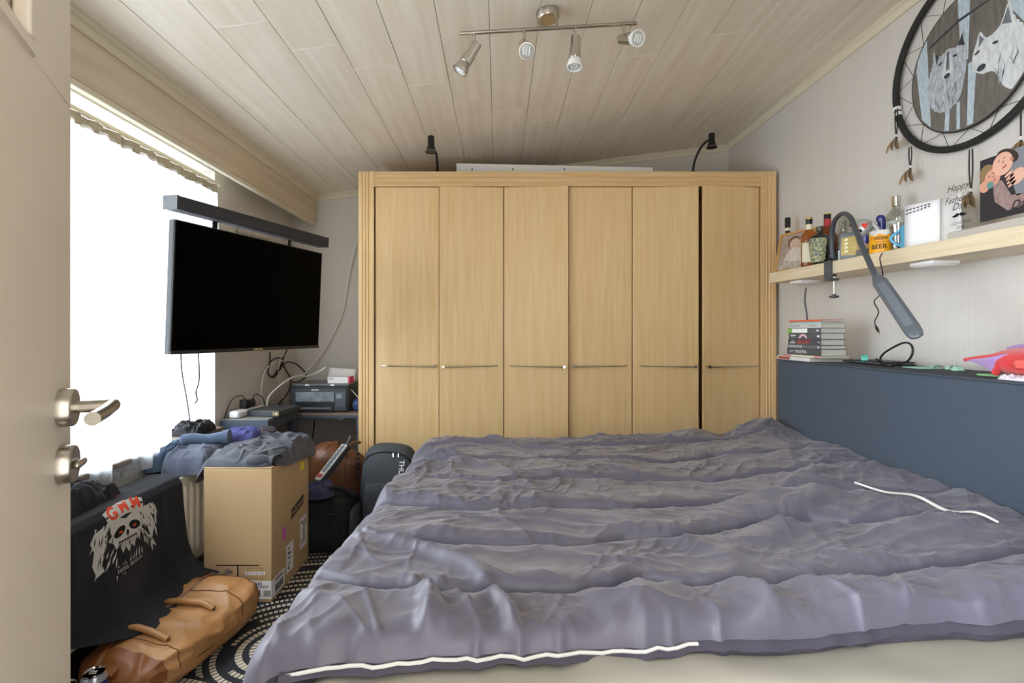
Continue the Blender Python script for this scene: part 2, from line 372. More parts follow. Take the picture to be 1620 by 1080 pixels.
# crown mouldings
def crown(name, pts, inward):
    # pts: two points where wall and ceiling meet; inward: horizontal unit vector into the room
    a, b = Vector(pts[0]), Vector(pts[1]); n = Vector(inward); g = G()
    prof = [(0, 0), (.034, 0), (.034, -.006), (.030, -.012), (.020, -.020), (.014, -.034), (.014, -.040), (.010, -.046), (0, -.046)]
    v = [];
    for e in (a, b):
        for i, (w, h) in enumerate(prof):
            v.append(e+n*w+Vector((0, 0, h + (n.x*w*.1222 if i < 3 else 0))))
    k = len(prof)
    g.add(v, [(i, (i+1) % k, k+(i+1) % k, k+i) for i in range(k)]+[tuple(range(k-1, -1, -1)), tuple(range(k, 2*k))])
    return struct(g.make(name, m_trim, ang=25))
XV = -1.468
crown('trim_1', [(XV, Y0, zc(XV)), (XV, YB, zc(XV))], (1, 0, 0))
crown('trim_2', [(XV, YB, zc(XV)), (XR, YB, zc(XR))], (0, -1, 0))
crown('trim_3', [(XR, Y0, zc(XR)), (XR, YB, zc(XR))], (-1, 0, 0))
# pelmet box over the window: boards and bottom lip
pel = struct(G().box(XV-.018, XV-.004, Y0, YB-.001, 2.066, zc(XV)-.002).make('trim_4', m_trim))
for y0, y1 in ((Y0, 1.10), (1.10, 2.35), (2.35, 3.62), (3.62, YB-.002)):
    G().box(XV-.004, XV+.002, y0+.001, y1-.001, 2.078, zc(XV)-.044).make('pelmet_board', m_pelmet, pel, .001, seg=1)
G().box(XV-.024, XV+.006, Y0, YB-.002, 2.051, 2.075).make('pelmet_lip', m_trim, pel, .004)
G().box(XL+.002, XV-.024, Y0, YB-.002, 2.30, 2.312).make('pelmet_top', m_trim, pel)
# window
win = struct(G().box(xo+.01, xo+.07, WY0, WY1, WZ0, WZ0+.06).box(xo+.01, xo+.07, WY0, WY1, WZ1-.06, WZ1).box(xo+.01, xo+.07, WY0, WY0+.06, WZ0+.06, WZ1-.06).box(xo+.01, xo+.07, WY1-.06, WY1, WZ0+.06, WZ1-.06).make('window_1', m_white, None, .004))
ys = [WY0+.06, 1.20, 2.06, WY1-.06]
for y in ys[1:3]: G().box(xo+.01, xo+.07, y-.04, y+.04, WZ0+.06, WZ1-.06).make('mullion', m_white, win, .004)
for a, b in zip(ys[:-1], ys[1:]): G().box(xo+.036, xo+.042, a-.01, b+.01, WZ0+.05, WZ1-.05).make('pane', m_pane, win)
sill = struct(G().box(xo+.07, XL+.055, WY0+.002, WY1-.002, WZ0, WZ0+.022).make('trim_5', mat('sill_stone', '#8d8377', .4, var=.15, vs=30), None, .005))

# ================================================================ WARDROBE
YW = 3.333; sw = F/YW
def wx(u): return (u-CX)/sw
WX0, WX1, WTOP = wx(567), wx(1228), H+254/sw
wd = thing('wardrobe', 'six-door light beech wardrobe with fluted posts behind the bed', 'wardrobe', ((WX0+WX1)/2, YW+.3, 0))
WB = 3.95
g = G(); g.box(WX0+.02, WX0+.045, YW+.05, WB, 0, WTOP-.02); g.box(WX1-.045, WX1-.02, YW+.05, WB, 0, WTOP-.02); g.box(WX0+.02, WX1-.02, YW+.05, WB, WTOP-.045, WTOP-.02); g.box(WX0+.02, WX1-.02, WB-.012, WB, .0, WTOP-.02); g.box(WX0+.02, WX1-.02, YW+.05, WB, .05, .075)
g.make('carcass', m_oak, wd, .002)
for u in (797, 1001): BX('partition', m_oakin, wd, wx(u)-.009, wx(u)+.009, YW+.06, WB-.02, .076, WTOP-.05)
dx = [wx(u) for u in (592.5, 694.5, 797, 899.5, 1001, 1106.5, 1203)]
def post(x0, x1):
    n = 48; prof = []
    for i in range(n+1):
        t = i/n; x = x0+(x1-x0)*t; d = 0
        for c in (.30, .5, .70):
            q = abs(t-c)/.07
            if q < 1: d = .007*math.sqrt(1-q*q)
        prof.append((x, YW+d))
    prof += [(x1, YW+.07), (x0, YW+.07)]
    return G().prism(prof, lambda a, b: Vector((a, b, 0)), lambda a, b: Vector((a, b, WTOP))).make('post', m_oak, wd, ang=25)
post(WX0, dx[0]-.006); post(dx[-1]+.006, WX1)
g = G(); n = 24; prof = []
for i in range(n+1):
    t = i/n; d = 0
    for c in (.33, .66):
        q = abs(t-c)/.05
        if q < 1: d = .003*math.sqrt(1-q*q)
    prof.append((WTOP-.098+.098*t, YW+.004+d))
prof += [(WTOP, YW+.07), (WTOP-.098, YW+.07)]
g.prism(prof, lambda a, b: Vector((dx[0]-.006, b, a)), lambda a, b: Vector((dx[-1]+.006, b, a))).make('cornice', m_oakh, wd, ang=25)
BX('plinth', m_oakh, wd, dx[0]-.004, dx[-1]+.004, YW+.03, YW+.05, 0, .07)
op = [0.0, .022, .034, .004, .024, .044]           # how far each free edge stands open
for i in range(6):
    a, b = dx[i]+.0025, dx[i+1]-.0025; w = b-a; left = i % 2 == 0     # even doors hinge on the left
    if i == 5: a += .008; w = b-a
    if i == 4: b -= .006; w = b-a
    ang = math.asin(op[i]/w); hx = a if left else b; yd = YW+.012
    M = Matrix.Translation((hx, yd, 0)) @ Matrix.Rotation(-ang if left else ang, 4, 'Z')
    s0, s1 = (0, w) if left else (-w, 0)
    d = BX('door', m_oak, wd, s0, s1, 0, .019, .078, WTOP-.101, .0025, M=M)
    zh = H-53.5/sw; hw = .355; free, hin = (w-.028, w-.028-hw) if left else (-w+.028, -w+.028+hw)
    pts = [M @ Vector((free+(hin-free)*t, -.026-.012*math.sin(math.pi*t)+.024*t**6, zh-.004+.004*t)) for t in (k/14 for k in range(15))]
    gh = G().tube(pts, [.0058-.0028*(k/14) for k in range(15)], 8)
    gh.tube([M @ Vector((free, 0, zh-.004)), M @ Vector((free, -.032, zh-.004))], .010, 10); gh.tube([M @ Vector((hin, 0, zh)), M @ Vector((hin, -.004, zh))], .003, 6)
    gh.make('handle', m_chrome, d)

# ================================================================ HEADBOARD, BED, DUVET
XH = 1.535; ZH = 1.052; YH1 = 2.78
hb = thing('headboard', 'dark blue fabric headboard with a deep flat top along the right wall', 'headboard', (1.7, 1.9, 0))
BX('upholstered_body', m_head, hb, XH, XR-.004, .55, YH1, 0, ZH-.006, .012)
BX('top_cover', m_headt, hb, XH+.004, XR-.006, .553, YH1-.003, ZH-.006, ZH, .004)
cord('piping', [(XH+.002, .56, ZH-.004), (XH+.002, 1.7, ZH-.004), (XH+.002, YH1-.004, ZH-.004)], .004, m_headt, hb)
bed = thing('bed', 'wide bed with beige fitted sheet under the purple-grey duvet', 'bed', (.55, 1.8, 0))
BX('base', mat('bed_base_fabric', '#3a3f48', .9, bump=.3, bs=400), bed, -.33, XH-.01, .9, 2.72, .08, .34, .02)
for x in (-.26, 1.42):
    for y in (1.0, 2.6): G().tube([(x, y, .0075), (x, y, .1)], .025, 12).make('leg', m_black, bed)
def mattress():
    g = G(); nx, ny = 120, 110
    def top(s, t):
        x = -.35+(XH-.006+.35)*s; y = .875+(2.735-.875)*t
        w = .013*float(crest(x*3+y*1.2, y*6-x, 3, .3))+.003*float(vn(x*14, y*14, 5))
        ex = min(x+.35, XH-.006-x, y-.875, 2.735-y); dr = .03*(1-math.sqrt(max(0, 1-(1-min(ex/.05, 1))**2)))
        return (x, y, .566+w-dr)
    g.grid(nx, ny, top); n = len(g.v)
    ring = [i for i in range(nx+1)]+[(j+1)*(nx+1)-1 for j in range(1, ny+1)]+[ny*(nx+1)+i for i in range(nx-1, -1, -1)]+[j*(nx+1) for j in range(ny-1, 0, -1)]
    base = len(g.v); g.v += [(g.v[i][0], g.v[i][1], .342) for i in ring]; k = len(ring)
    g.f += [(ring[i], ring[(i+1) % k], base+(i+1) % k, base+i) for i in range(k)]+[tuple(base+i for i in range(k))]
    return g.make('mattress', m_sheet, bed)
mattress()

# quilting seams, read from the picture on the duvet's height
def seam(pts, z=.63):
    q = sorted((pz_(u, v, z).x, pz_(u, v, z).y) for u, v in pts); return np.array([a for a, _ in q]), np.array([b for _, b in q])
SEAMS = [seam(p) for p in (
    [(500, 902), (562, 917), (686, 928), (803, 927), (912, 927), (973, 921), (1018, 910), (1079, 918), (1130, 919), (1283, 909), (1405, 904), (1507, 895), (1620, 883), (1760, 878)],
    [(560, 836), (584, 842), (640, 844), (716, 850), (821, 852), (942, 851), (988, 844), (1063, 846), (1100, 842), (1202, 823), (1283, 821), (1344, 829), (1446, 829), (1507, 828), (1620, 838)],
    [(590, 788), (640, 791), (731, 797), (897, 794), (1003, 797), (1094, 791), (1263, 783), (1385, 787), (1460, 792)],
    [(620, 748), (640, 750), (776, 757), (897, 751), (1033, 754), (1130, 757), (1202, 752), (1304, 750), (1385, 744)],
    [(640, 720), (664, 721), (776, 723), (927, 723), (1048, 728), (1130, 722), (1202, 726), (1290, 722)],
    [(660, 700), (720, 699), (791, 699), (900, 700), (1000, 701), (1130, 702), (1240, 700)])]
DXA, DXB, DYF = -.475, XH-.004, 2.80
def dyn(x): return .955+.083*x + .006*np.sin(x*9)                     # near edge of the duvet
def wrap(c, r):     # arc-length past an edge -> (outward position, drop)
    th = np.clip(c/r, 0, math.pi/2); over = np.clip(c-r*math.pi/2, 0, None)
    return r*np.sin(th), r*(1-np.cos(th))+over
def duvet_height(x, y):
    z = .612+.012*vn(x*2.2, y*2.2, 2)+.055*sstep(x, .75, 1.5)*sstep(y, 1.0, 1.5)
    z = z+.060*np.exp(-((x-1.42)/.12)**2-((y-2.68)/.16)**2)+.02*np.exp(-((x-1.05)/.3)**2-((y-2.75)/.1)**2)-.035*np.exp(-((x-1.20)/.07)**2-((y-2.72)/.16)**2)
    dmin = np.full_like(x, 9.); puff = np.zeros_like(x); ysm = [np.interp(x, a, b) for a, b in SEAMS]
    lines = [dyn(x)-.10]+ysm+[np.full_like(x, DYF+.05)]
    fade = 1-.75*sstep(x, 1.0, 1.42)
    for i in range(len(lines)-1):
        w = lines[i+1]-lines[i]; t = (y-lines[i])/np.maximum(w, .05); ins = (t >= 0) & (t <= 1)
        # steep where it rolls over the seam in front of it, falling gently towards the next seam
        b = np.clip(t/.09, 0, 1); b = np.sqrt(np.maximum(0, 1-(1-b)**2))*(1-.62*np.clip(t, 0, 1)**1.4)*np.clip((1-t)/.05, 0, 1)**.5
        puff = np.where(ins, b*(.019 if i else .030)*(.65+.7*vn(x*2.6, y*0+i*3.1, 8)), puff)
    for s_ in ysm: dmin = np.minimum(dmin, np.abs(y-s_))
    base = z+puff*fade-.019*np.exp(-(dmin/.0065)**2)*(.35+.65*fade); z = base
    near = np.exp(-dmin/.04)
    px = x+.05*vn(x*5, y*5, 4); z = z+near*(.4+.6*fade)*(.011*(crest(px*15, y*3.5, 21, .45)-.4)+.005*(crest(px*34, y*8, 22, .5)-.5))
    # long soft folds, their direction changing over the bed
    a = x+.22*(fbm(x*1.6, y*1.6, 31)-.5); b = y+.22*(fbm(x*1.6, y*1.6, 35)-.5)
    def fold(ang, fx, fy, sd, w):
        c, s = math.cos(math.radians(ang)), math.sin(math.radians(ang)); q = (-a*s+b*c)*fy
        return crest((a*c+b*s)*fx, q, sd, w)*sstep(vn((a*c+b*s)*fx*.6, q*1.2, sd+3), .3, .65)
    mR = sstep(x, .35, 1.05)*sstep(y, 1.15, 1.6); mN = 1-sstep(y, 1.08, 1.25); mL = (1-sstep(x, .1, .6))*(1-mN)*(1-mR); mC = np.clip(1-mR-mN-mL, 0, 1)
    z = z+mR*(.034*fold(125, 5.5, 1.3, 41, .35)+.018*fold(110, 10, 2, 42, .3)+.008*fold(150, 16, 4, 43, .3))
    z = z+mN*(.032*fold(20, 6, 1.3, 51, .28)+.020*fold(-22, 9, 1.8, 52, .25)+.010*fold(33, 17, 3, 53, .3))
    z = z+mL*(.024*fold(60, 5, 1.4, 61, .28)+.014*fold(25, 9, 2, 62, .25)+.008*fold(95, 15, 4, 63, .3))
    z = z+mC*(.018*fold(72, 5, 1.5, 71, .25)+.010*fold(38, 9, 2.4, 74, .25)+.006*fold(110, 15, 4, 76, .3))
    def crease(ang, fx, fy, sd, p=5):
        c, s = math.cos(math.radians(ang)), math.sin(math.radians(ang)); q = (-a*s+b*c)*fy
        return ridge((a*c+b*s)*fx, q, sd, p)*sstep(vn((a*c+b*s)*fx*.5, q*.9, sd+5), .35, .7)
    z = z+.007*crease(15, 8, 3, 131)+.007*crease(70, 7, 2.5, 132)+.006*crease(-40, 9, 3.5, 133)+.006*crease(115, 10, 3, 134)+.006*crease(45, 16, 5, 135, 4)+.005*crease(-20, 20, 6, 136, 4)+.005*crease(90, 18, 6, 137, 4)
    z = z+.0035*fold(45, 22, 7, 72, .35)+.003*fold(-35, 27, 8, 73, .35)+.005*(fbm(x*9, y*9, 75)-.5)
    keep = 1-.65*np.exp(-(dmin/.028)**2)*fade
    return base+near*0+(z-base)*keep-.014
def duvet_pts(nx, ny):
    A = np.linspace(DXA-.33, DXB, nx); B = np.linspace(0, 1.13, ny)
    a, b = np.meshgrid(A, B); r = .075
    c = np.maximum(DXA+r-a, 0); out, drop = wrap(c, r); x = np.where(c > 0, DXA+r-out, a)
    yn = dyn(x); L = DYF-yn; rb = .06
    s = b*L; cb = np.maximum(s-(L-rb), 0); ob_, db = wrap(cb, rb); y = yn+np.where(cb > 0, L-rb+ob_, s)
    z = duvet_height(x, np.minimum(y, DYF))
    # rounded lip along the near edge
    t = np.clip((y-yn)/.06, 0, 1); lip = 1-np.sqrt(np.maximum(0, 1-(1-t)**2))
    low = .590+.014*sstep(x, .0, 1.2)-.035*(1-sstep(x, -.5, -.3))
    z = z+(low+.004*(crest(x*11, y*0+2, 141, .35)-.4)-z)*lip
    cr = .011*(crest(x*6+y*2, y*2, 142, .35)-.35)+.008*(crest(x*13-y*3, y*3, 143, .3)-.35); y = y-cr*(1-sstep(y-yn, .0, .16))
    dd = np.minimum(drop+db, .42); z = z-dd
    wob = .012*np.sin(y*19+2*fbm(y*3, z*3, 81))*sstep(dd, .08, .3); x = x-np.where(drop > 0, wob+.03*sstep(drop, .05, .25), 0); y = y+np.where(db > 0, .012*np.sin(x*21)*sstep(db, .06, .25), 0)
    x = x+np.interp(y, [.95, 1.3, 1.6, 2.2, 2.8], [0, .012, .025, .07, .045])*(1-sstep(x, -.45, .1))
    return np.stack([x, y, z], 2)
dv = thing('duvet', 'purple-grey quilted duvet spread crumpled over the bed', 'duvet', (.5, 1.9, .58))
P = duvet_pts(480, 560)
npgrid('duvet_cover', P, m_duvet, dv)
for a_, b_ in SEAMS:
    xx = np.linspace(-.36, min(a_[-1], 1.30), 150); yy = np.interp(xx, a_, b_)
    zz = duvet_height(xx, yy); G().tube([Vector((p, q, r+.0006)) for p, q, r in zip(xx, yy, zz)], .0024, 5).make('seam_shade_thread', m_duvet2, dv)  # dark stitch thread, coloured to paint in the shade of the seam crevice
# white piping along the near edge, dark underside layer below it
xs = np.linspace(-.40, 1.5, 90)
E0 = P[0]; idx = [int(np.argmin(np.abs(E0[:, 0]-x)+10*(E0[:, 2] < .5))) for x in xs]
pp = [Vector(E0[i])+Vector((0, -.004, -.003+.002*math.sin(i))) for i in idx]
G().tube(pp[:38], .0036, 6).make('piping', m_hem, dv)
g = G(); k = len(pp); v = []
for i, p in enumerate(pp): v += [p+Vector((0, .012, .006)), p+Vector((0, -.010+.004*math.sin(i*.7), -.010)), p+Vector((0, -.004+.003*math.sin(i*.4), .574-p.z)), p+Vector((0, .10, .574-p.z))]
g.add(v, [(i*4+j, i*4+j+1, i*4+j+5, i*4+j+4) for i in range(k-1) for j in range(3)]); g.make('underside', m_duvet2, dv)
PF = P.reshape(-1, 3)
def on_duvet(u, v):
    p = pz_(u, v, .70); p.x = min(p.x, XH-.012); k = int(np.argmin((PF[:, 0]-p.x)**2+(PF[:, 1]-p.y)**2+(PF[:, 2] < .5)*9)); return Vector((p.x, p.y, PF[k, 2]+.008))
q = spline([on_duvet(u, v) for u, v in ((1352, 752), (1400, 762), (1450, 776), (1500, 790), (1545, 803), (1580, 812))], 6)
g = G(); v = []
for i, p in enumerate(q): w = .007*math.sin(math.pi*(i+.3)/(len(q)-.4)); v += [p+Vector((-.002-w, 0, 0)), p+Vector((0, 0, .005)), p+Vector((.003+.4*w, 0, .001))]
g.add(v, [(i*3+j, i*3+j+1, i*3+j+4, i*3+j+3) for i in range(len(q)-1) for j in range(2)]); g.make('edge_strip', m_hem, dv)

# ================================================================ LEFT SIDE: curtain, radiator, box, television
cur = thing('curtain', 'white sheer net curtain hanging over the bright window', 'curtain', (-1.6, 1.4, .6))
def cx_(y, z): return .016*math.sin(y*31+1.5*math.sin(y*7))*(.5+.5*(2.03-z)/1.4)+.007*math.sin(y*83+z)
def near_panel(s, t):
    y = .30+(2.475-.30)*s; zb = .602-.012*s+.006*math.sin(y*14); z = zb+(2.0-zb)*t
    return (-1.592+cx_(y, z), y+.38*sstep(np.array(z), 1.2, 2.0)*max(0, s-.8)*0, z)
cp = G().grid(220, 40, near_panel).make('near_panel', m_sheer, cur)
def far_panel(s, t):
    z = .655+(2.0-.655)*t; y = 2.45+(2.925-2.45-.06*t)*s; back = -.165*(1-sstep(np.array(t), .25, .8))*min(1, s*2.5)
    return (-1.60+float(back)+cx_(y, z)*.8, y, z)
G().grid(60, 40, far_panel).make('far_panel', m_lace, cur)
def band(name, z0, z1, m, x, y0=.3, y1=2.865):
    G().grid(240, 3, lambda s, t: (x+.010*math.sin((y0+(y1-y0)*s)*60)+.004*math.sin(s*400), y0+(y1-y0)*s, z0+(z1-z0)*t)).make(name, m, cur)
band('header_tape', 1.985, 2.032, m_tape, -1.598)
G().grid(200, 2, lambda s, t: (lambda p: (p[0]+.004, p[1], p[2]-.008+.15*t))(near_panel(s, 0))).make('hem', m_hemlace, cur)
rail = tag(BX('curtain_rail', m_trim, None, -1.607, -1.588, .2, 2.90, 2.034, 2.050, .003), 'cream curtain rail under the pelmet above the window', 'curtain rail')

rad = thing('radiator', 'cream panel radiator under the window behind the black shirt', 'radiator', (-1.5, 1.7, 0))
RX = -1.432
def rad_panel(name, xf, xb, ribs):
    ya, yb, za, zb = .75, 2.62, .12, .542; n = 37; g = G()
    BX(name, m_rad, rad, xb, xf, ya, yb, za, zb, .006)
    if ribs:
        for k in range(n):
            y = ya+.04+(yb-ya-.08)*(k+.5)/n
            pts = [(xf-.004, y, za+.045), (xf-.001, y, za+.075), (xf-.001, y, zb-.075), (xf-.004, y, zb-.045)]
            G().tube(pts, [.006, .011, .011, .006], 8).make('rib', m_rad, rad)
rad_panel('front_panel', RX, RX-.014, True); rad_panel('back_panel', RX-.085, RX-.099, False)
for y in (.75, 2.61): BX('side_cover', m_rad, rad, RX-.085, RX-.014, y, y+.01, .15, .535, .002)
g = G()
for k in range(150): y = .77+1.83*k/150; g.box(RX-.083, RX-.016, y, y+.003, .20, .528)
g.make('convector_fins', m_rad, rad)
for y in (.95, 2.4): BX('wall_bracket', m_rad, rad, XL+.001, RX-.099, y, y+.03, .25, .45, .002)

bx = thing('cardboard_box', 'tall brown cardboard box standing beside the radiator', 'box', (-1.15, 2.45, 0))
BX0, BX1, BY0, BY1, BZ = -1.30, -1.0, 2.233, 2.667, .594
def boxside(name, v): G().hexa(v).make(name, m_card, bx, .002)
T = .005
BX('front_side', m_card, bx, BX0, BX1, BY0, BY0+T, .0075, BZ, .003); BX('back_side', m_card, bx, BX0, BX1, BY1-T, BY1, .0075, BZ, .003)
BX('left_side', m_card, bx, BX0, BX0+T, BY0+T, BY1-T, .0075, BZ, .003); BX('right_side', m_card, bx, BX1-T, BX1, BY0+T, BY1-T, .0075, BZ, .003)
BX('bottom', m_card, bx, BX0+T, BX1-T, BY0+T, BY1-T, .0075, .014, .001)
for a, b in ((BY0, (BY0+BY1)/2-.002), ((BY0+BY1)/2+.002, BY1)): BX('top_flap', m_card, bx, BX0, BX1, a, b, BZ+.001, BZ+.007, .002)
fr = lambda a, b: Vector((BX0+a, BY0-.0012, b)); sd_ = lambda a, b: Vector((BX1+.0012, BY0+a, b))
deco('print_mark', [rect(.055, .168, .245, .173), rect(.148, .06, .154, .168)], fr, m_ink, bx)
deco('outline_mark', [rect(.194, .158, .262, .1592), rect(.194, .11, .262, .1112), rect(.194, .11, .1952, .159), rect(.2608, .11, .262, .159)], fr, m_stitch, bx)
deco('small_sticker', [rect(.185, .128, .272, .142)], fr, m_label, bx)
deco('barcode', [rect(.19+.006*i, .132, .192+.006*i, .138) for i in range(13)], lambda a, b: fr(a, b)+Vector((0, -.0006, 0)), m_ink, bx)
deco('shipping_label', [rect(.16, .022, .30, .102)], fr, m_label, bx); deco('shipping_label', [rect(0, .022, .135, .102)], sd_, m_label, bx)
f2 = lambda a, b: fr(a, b)+Vector((0, -.0006, 0)); s2 = lambda a, b: sd_(a, b)+Vector((.0006, 0, 0))
deco('lettering', [shift(text2d('5699101', .020, 'LEFT', bold=.0006), .19, .089)]+[rect(.205, .071, .285, .074), rect(.225, .078, .29, .081)], f2, m_ink, bx)
deco('barcode', [rect(.205+.005*i, .033, .2065+.005*i+(.002 if i % 3 else 0), .062) for i in range(10)]+[rect(.266+.004*i, .034, .268+.004*i, .06) for i in range(8)], f2, m_ink, bx)
deco('barcode', [rect(.03+.007*i, .034, .033+.007*i+(.002 if i % 3 else 0), .066) for i in range(13)]+[rect(.03, .082, .12, .086), rect(.03, .090, .10, .094)], s2, m_ink, bx)
deco('brand_plate', [[(.205, .292), (.365, .325), (.365, .372), (.205, .339)]], sd_, m_ink, bx)
deco('lettering', [shift(text2d('Fellowes', .045), .285, .333, math.atan(.033/.16)*.97)], s2, mat('card_ink_light', '#cfae80', .8), bx)
deco('transport_label', [rect(.315, .10, .405, .255)], sd_, m_label, bx); deco('transport_label', [rect(.15, .055, .235, .19)], sd_, m_label, bx)
deco('barcode', [rect(.355, .125+.008*i, .378, .1285+.008*i+(.002 if i % 3 else 0)) for i in range(14)]+[rect(.33, .12, .338, .15), rect(.385, .21, .395, .24), rect(.33, .225, .345, .24)], s2, m_ink, bx)
deco('lettering', [rect(.17, .12, .195, .127), rect(.17, .14, .2, .15), rect(.17, .165, .19, .172), [(.165, .075), (.185, .068), (.178, .09), (.205, .098), (.18, .1)]], s2, m_ink, bx)
deco('sticky_note', [rect(.112, .235, .148, .29)], sd_, mat('magenta_note', '#d05ec8', .6), bx)
deco('sticky_note', [rect(.325, .497, .37, .54)], sd_, mat('yellow_note', '#e8dc2c', .6), bx)

TVM = Matrix.Translation((-1.2185, 2.5834, 1.389)) @ Matrix.Rotation(1.2624, 4, 'Z') @ Matrix.Rotation(.0488, 4, 'X')
tv = thing('television', 'large black flat-screen television on a wall arm in front of the curtain', 'television', TVM.to_translation())
BX('housing', m_black, tv, -.485, .485, .004, .035, -.285, .285, .004, TVM)
BX('rear_cover', m_black, tv, -.36, .36, .035, .065, -.25, .10, .01, TVM)
BX('bezel', mat('tv_bezel', '#15161a', .3), tv, -.485, .485, -.001, .006, -.285, .285, .003, TVM)
BX('screen', m_screen, tv, -.478, .478, -.003, .001, -.268, .279, .0005, TVM)
BX('lower_trim', mat('tv_trim', '#37383c', .3, .6), tv, -.485, .485, -.004, .002, -.285, -.27, .001, TVM)
deco('lettering', [shift(text2d('SAMSUNG', .014, bold=.0004), -.0, -.277)], lambda a, b: TVM @ Vector((a, -.0046, b)), m_chrome, tv)
g = G(); g.box(-.1, .1, .065, .075, -.12, .12, TVM)
g.make('vesa_plate', m_black, tv, .002)
p0 = TVM @ Vector((0, .075, 0)); p1 = Vector((-1.45, 2.86, 1.40)); p2 = Vector((XL+.02, 3.12, 1.40))
for a, b in ((p0, p1), (p1, p2)): G().tube([a, b], .018, 8).make('arm', m_black, tv)
BX('wall_plate', m_black, tv, XL+.0005, XL+.022, 3.06, 3.18, 1.28, 1.52, .003)
sb = thing('soundbar', 'long dark soundbar mounted above the television', 'soundbar', TVM @ Vector((0, 0, .32)))
BX('body', mat('soundbar_cloth', '#3b3b40', .8, bump=.3, bs=900), sb, -.495, .495, -.03, .05, .322, .380, .006, TVM)
BX('end_cap', m_dark, sb, .495, .503, -.031, .051, .321, .381, .002, TVM); BX('end_cap', m_dark, sb, -.503, -.495, -.031, .051, .321, .381, .002, TVM)
for x in (-.25, .245):
    G().box(x-.014, x+.014, .036, .042, .06, .385, TVM).make('bracket', m_black, sb, .001)
    G().tube([TVM @ Vector((x, .02, .38)), TVM @ Vector((x, .02, .388))], .012, 10).make('bracket_bolt', m_black, sb)
g = G(); g.tube([TVM @ Vector(p) for p in ((-.12, .03, .322), (-.14, .03, .296), (.09, .03, .296))], .0025, 6); g.make('bracket_wire', m_steel, sb)

# ================================================================ DOOR at the left edge
D = Vector((.456, -.89, 0)).normalized(); Nn = Vector((.89, .456, 0)).normalized(); Lc = Vector((-.703, .832, 0))
def dmap(t, w, z): return Lc+D*t+Nn*w+Vector((0, 0, z))
DMX = Matrix(((D.x, Nn.x, 0, Lc.x), (D.y, Nn.y, 0, Lc.y), (0, 0, 1, 0), (0, 0, 0, 1)))
pt, pz = .182, 1.568
dr = thing('door_1', 'cream painted door standing open at the left edge', 'door', dmap(.4, -.02, 0)); dr['kind'] = 'structure'
g = G(); g.box(0, .83, -.04, 0, .008, pz, DMX); g.box(0, pt, -.04, 0, pz, 2.01, DMX); g.box(.70, .83, -.04, 0, pz, 2.01, DMX); g.box(pt, .70, -.04, 0, 1.90, 2.01, DMX)
g.make('leaf', m_doorp, dr, .002)
BX('panel_glass', mat('frosted_glass', '#cfc3ae', .35), dr, pt, .70, -.024, -.016, pz, 1.90, 0, DMX)
g = G(); w = .018
g.box(pt-.004, .70, -.014, .006, pz-.004, pz+w, DMX); g.box(pt-.004, pt+w, -.014, .006, pz+w, 1.90, DMX); g.box(pt+w, .70, -.014, .006, 1.90-w, 1.904, DMX)
g.make('glazing_bead', m_doorp, dr, .004)
hz = H-120/F*.782; lz = H-210/F*.782; tt = .056
def dc(name, m, t, z, prof, par): # lathe standing out of the door face
    M = Matrix.Translation(dmap(t, 0, z)) @ Matrix(((D.x, 0, Nn.x, 0), (D.y, 0, Nn.y, 0), (0, 1, 0, 0), (0, 0, 0, 1)))
    return G().loft([(r, r, h) for r, h in prof], 32, M).make(name, m, par)
ha = dc('handle_rosette', m_steel, tt, hz, [(.0295, 0), (.0295, .0165), (.0275, .019), (.011, .019)], dr)
G().tube([dmap(tt, .018, hz), dmap(tt, .072, hz)], .0095, 20).make('handle_neck', m_steel, dr)
G().tube([dmap(tt-.004, .066, hz), dmap(tt+.055, .066, hz-.003), dmap(tt+.118, .064, hz-.004)], .0098, 20).make('lever', m_steel, dr)
dc('lock_rosette', m_steel, tt, lz, [(.0295, 0), (.0295, .0165), (.0275, .019), (.011, .019)], dr)
BX('thumb_turn', m_steel, dr, tt-.022, tt+.022, .019, .03, lz-.006, lz+.006, .005, DMX)

# rug, floor objects
rug = tag(BX('rug', m_rug, None, -1.33, .5, .95, 2.74, .0005, .007, .002), 'black rug printed with beige rings of dashes beside the bed', 'rug')

# ---------------------------------------------------------------- cloth patch: a folded or crumpled garment lying on something
def garment(name, label, cx, cy, lx, ly, rot, base, h, amp, seed, m, fx=7, fy=3, parent=None, p=5, n=70, lean=(0, 0), e=4):
    u = np.linspace(-1, 1, n); a, b = np.meshgrid(u, u)
    k = (np.abs(a)**e+np.abs(b)**e)**(1/e); mx = np.maximum(np.abs(a), np.abs(b)); sc = np.where(k > 0, mx/np.maximum(k, 1e-6), 1)
    x = a*sc*lx/2; y = b*sc*ly/2; x = x*(1+.10*(vn(a*2, b*2, seed)-.5)); y = y*(1+.14*(vn(a*2, b*2, seed+3)-.5))
    wv = amp*.8*(crest(a*fx/2+.9*vn(a*2, b*2, seed+5), b*fy/2+.9*vn(a*2, b*2, seed+7), seed, .4)-.35)+amp*.35*(crest(a*fx-b, b*fy*.8, seed+9, .4)-.35)+amp*.12*(fbm(a*6, b*6, seed+11)-.5)
    prof = np.clip(1-mx**p, 0, 1)
    z = h*prof**.6*(.8+.4*vn(a*1.5, b*1.5, seed+2))+wv*np.clip(prof*2, 0, 1)+lean[0]*x+lean[1]*y
    c, s = math.cos(rot), math.sin(rot); X = cx+x*c-y*s; Y = cy+x*s+y*c
    Z = base+np.maximum(z, .0005)
    o = npgrid(name, np.stack([X, Y, Z], 2), m, parent)
    if label: tag(o, label[0], label[1], label[2] if len(label) > 2 else None)
    return o

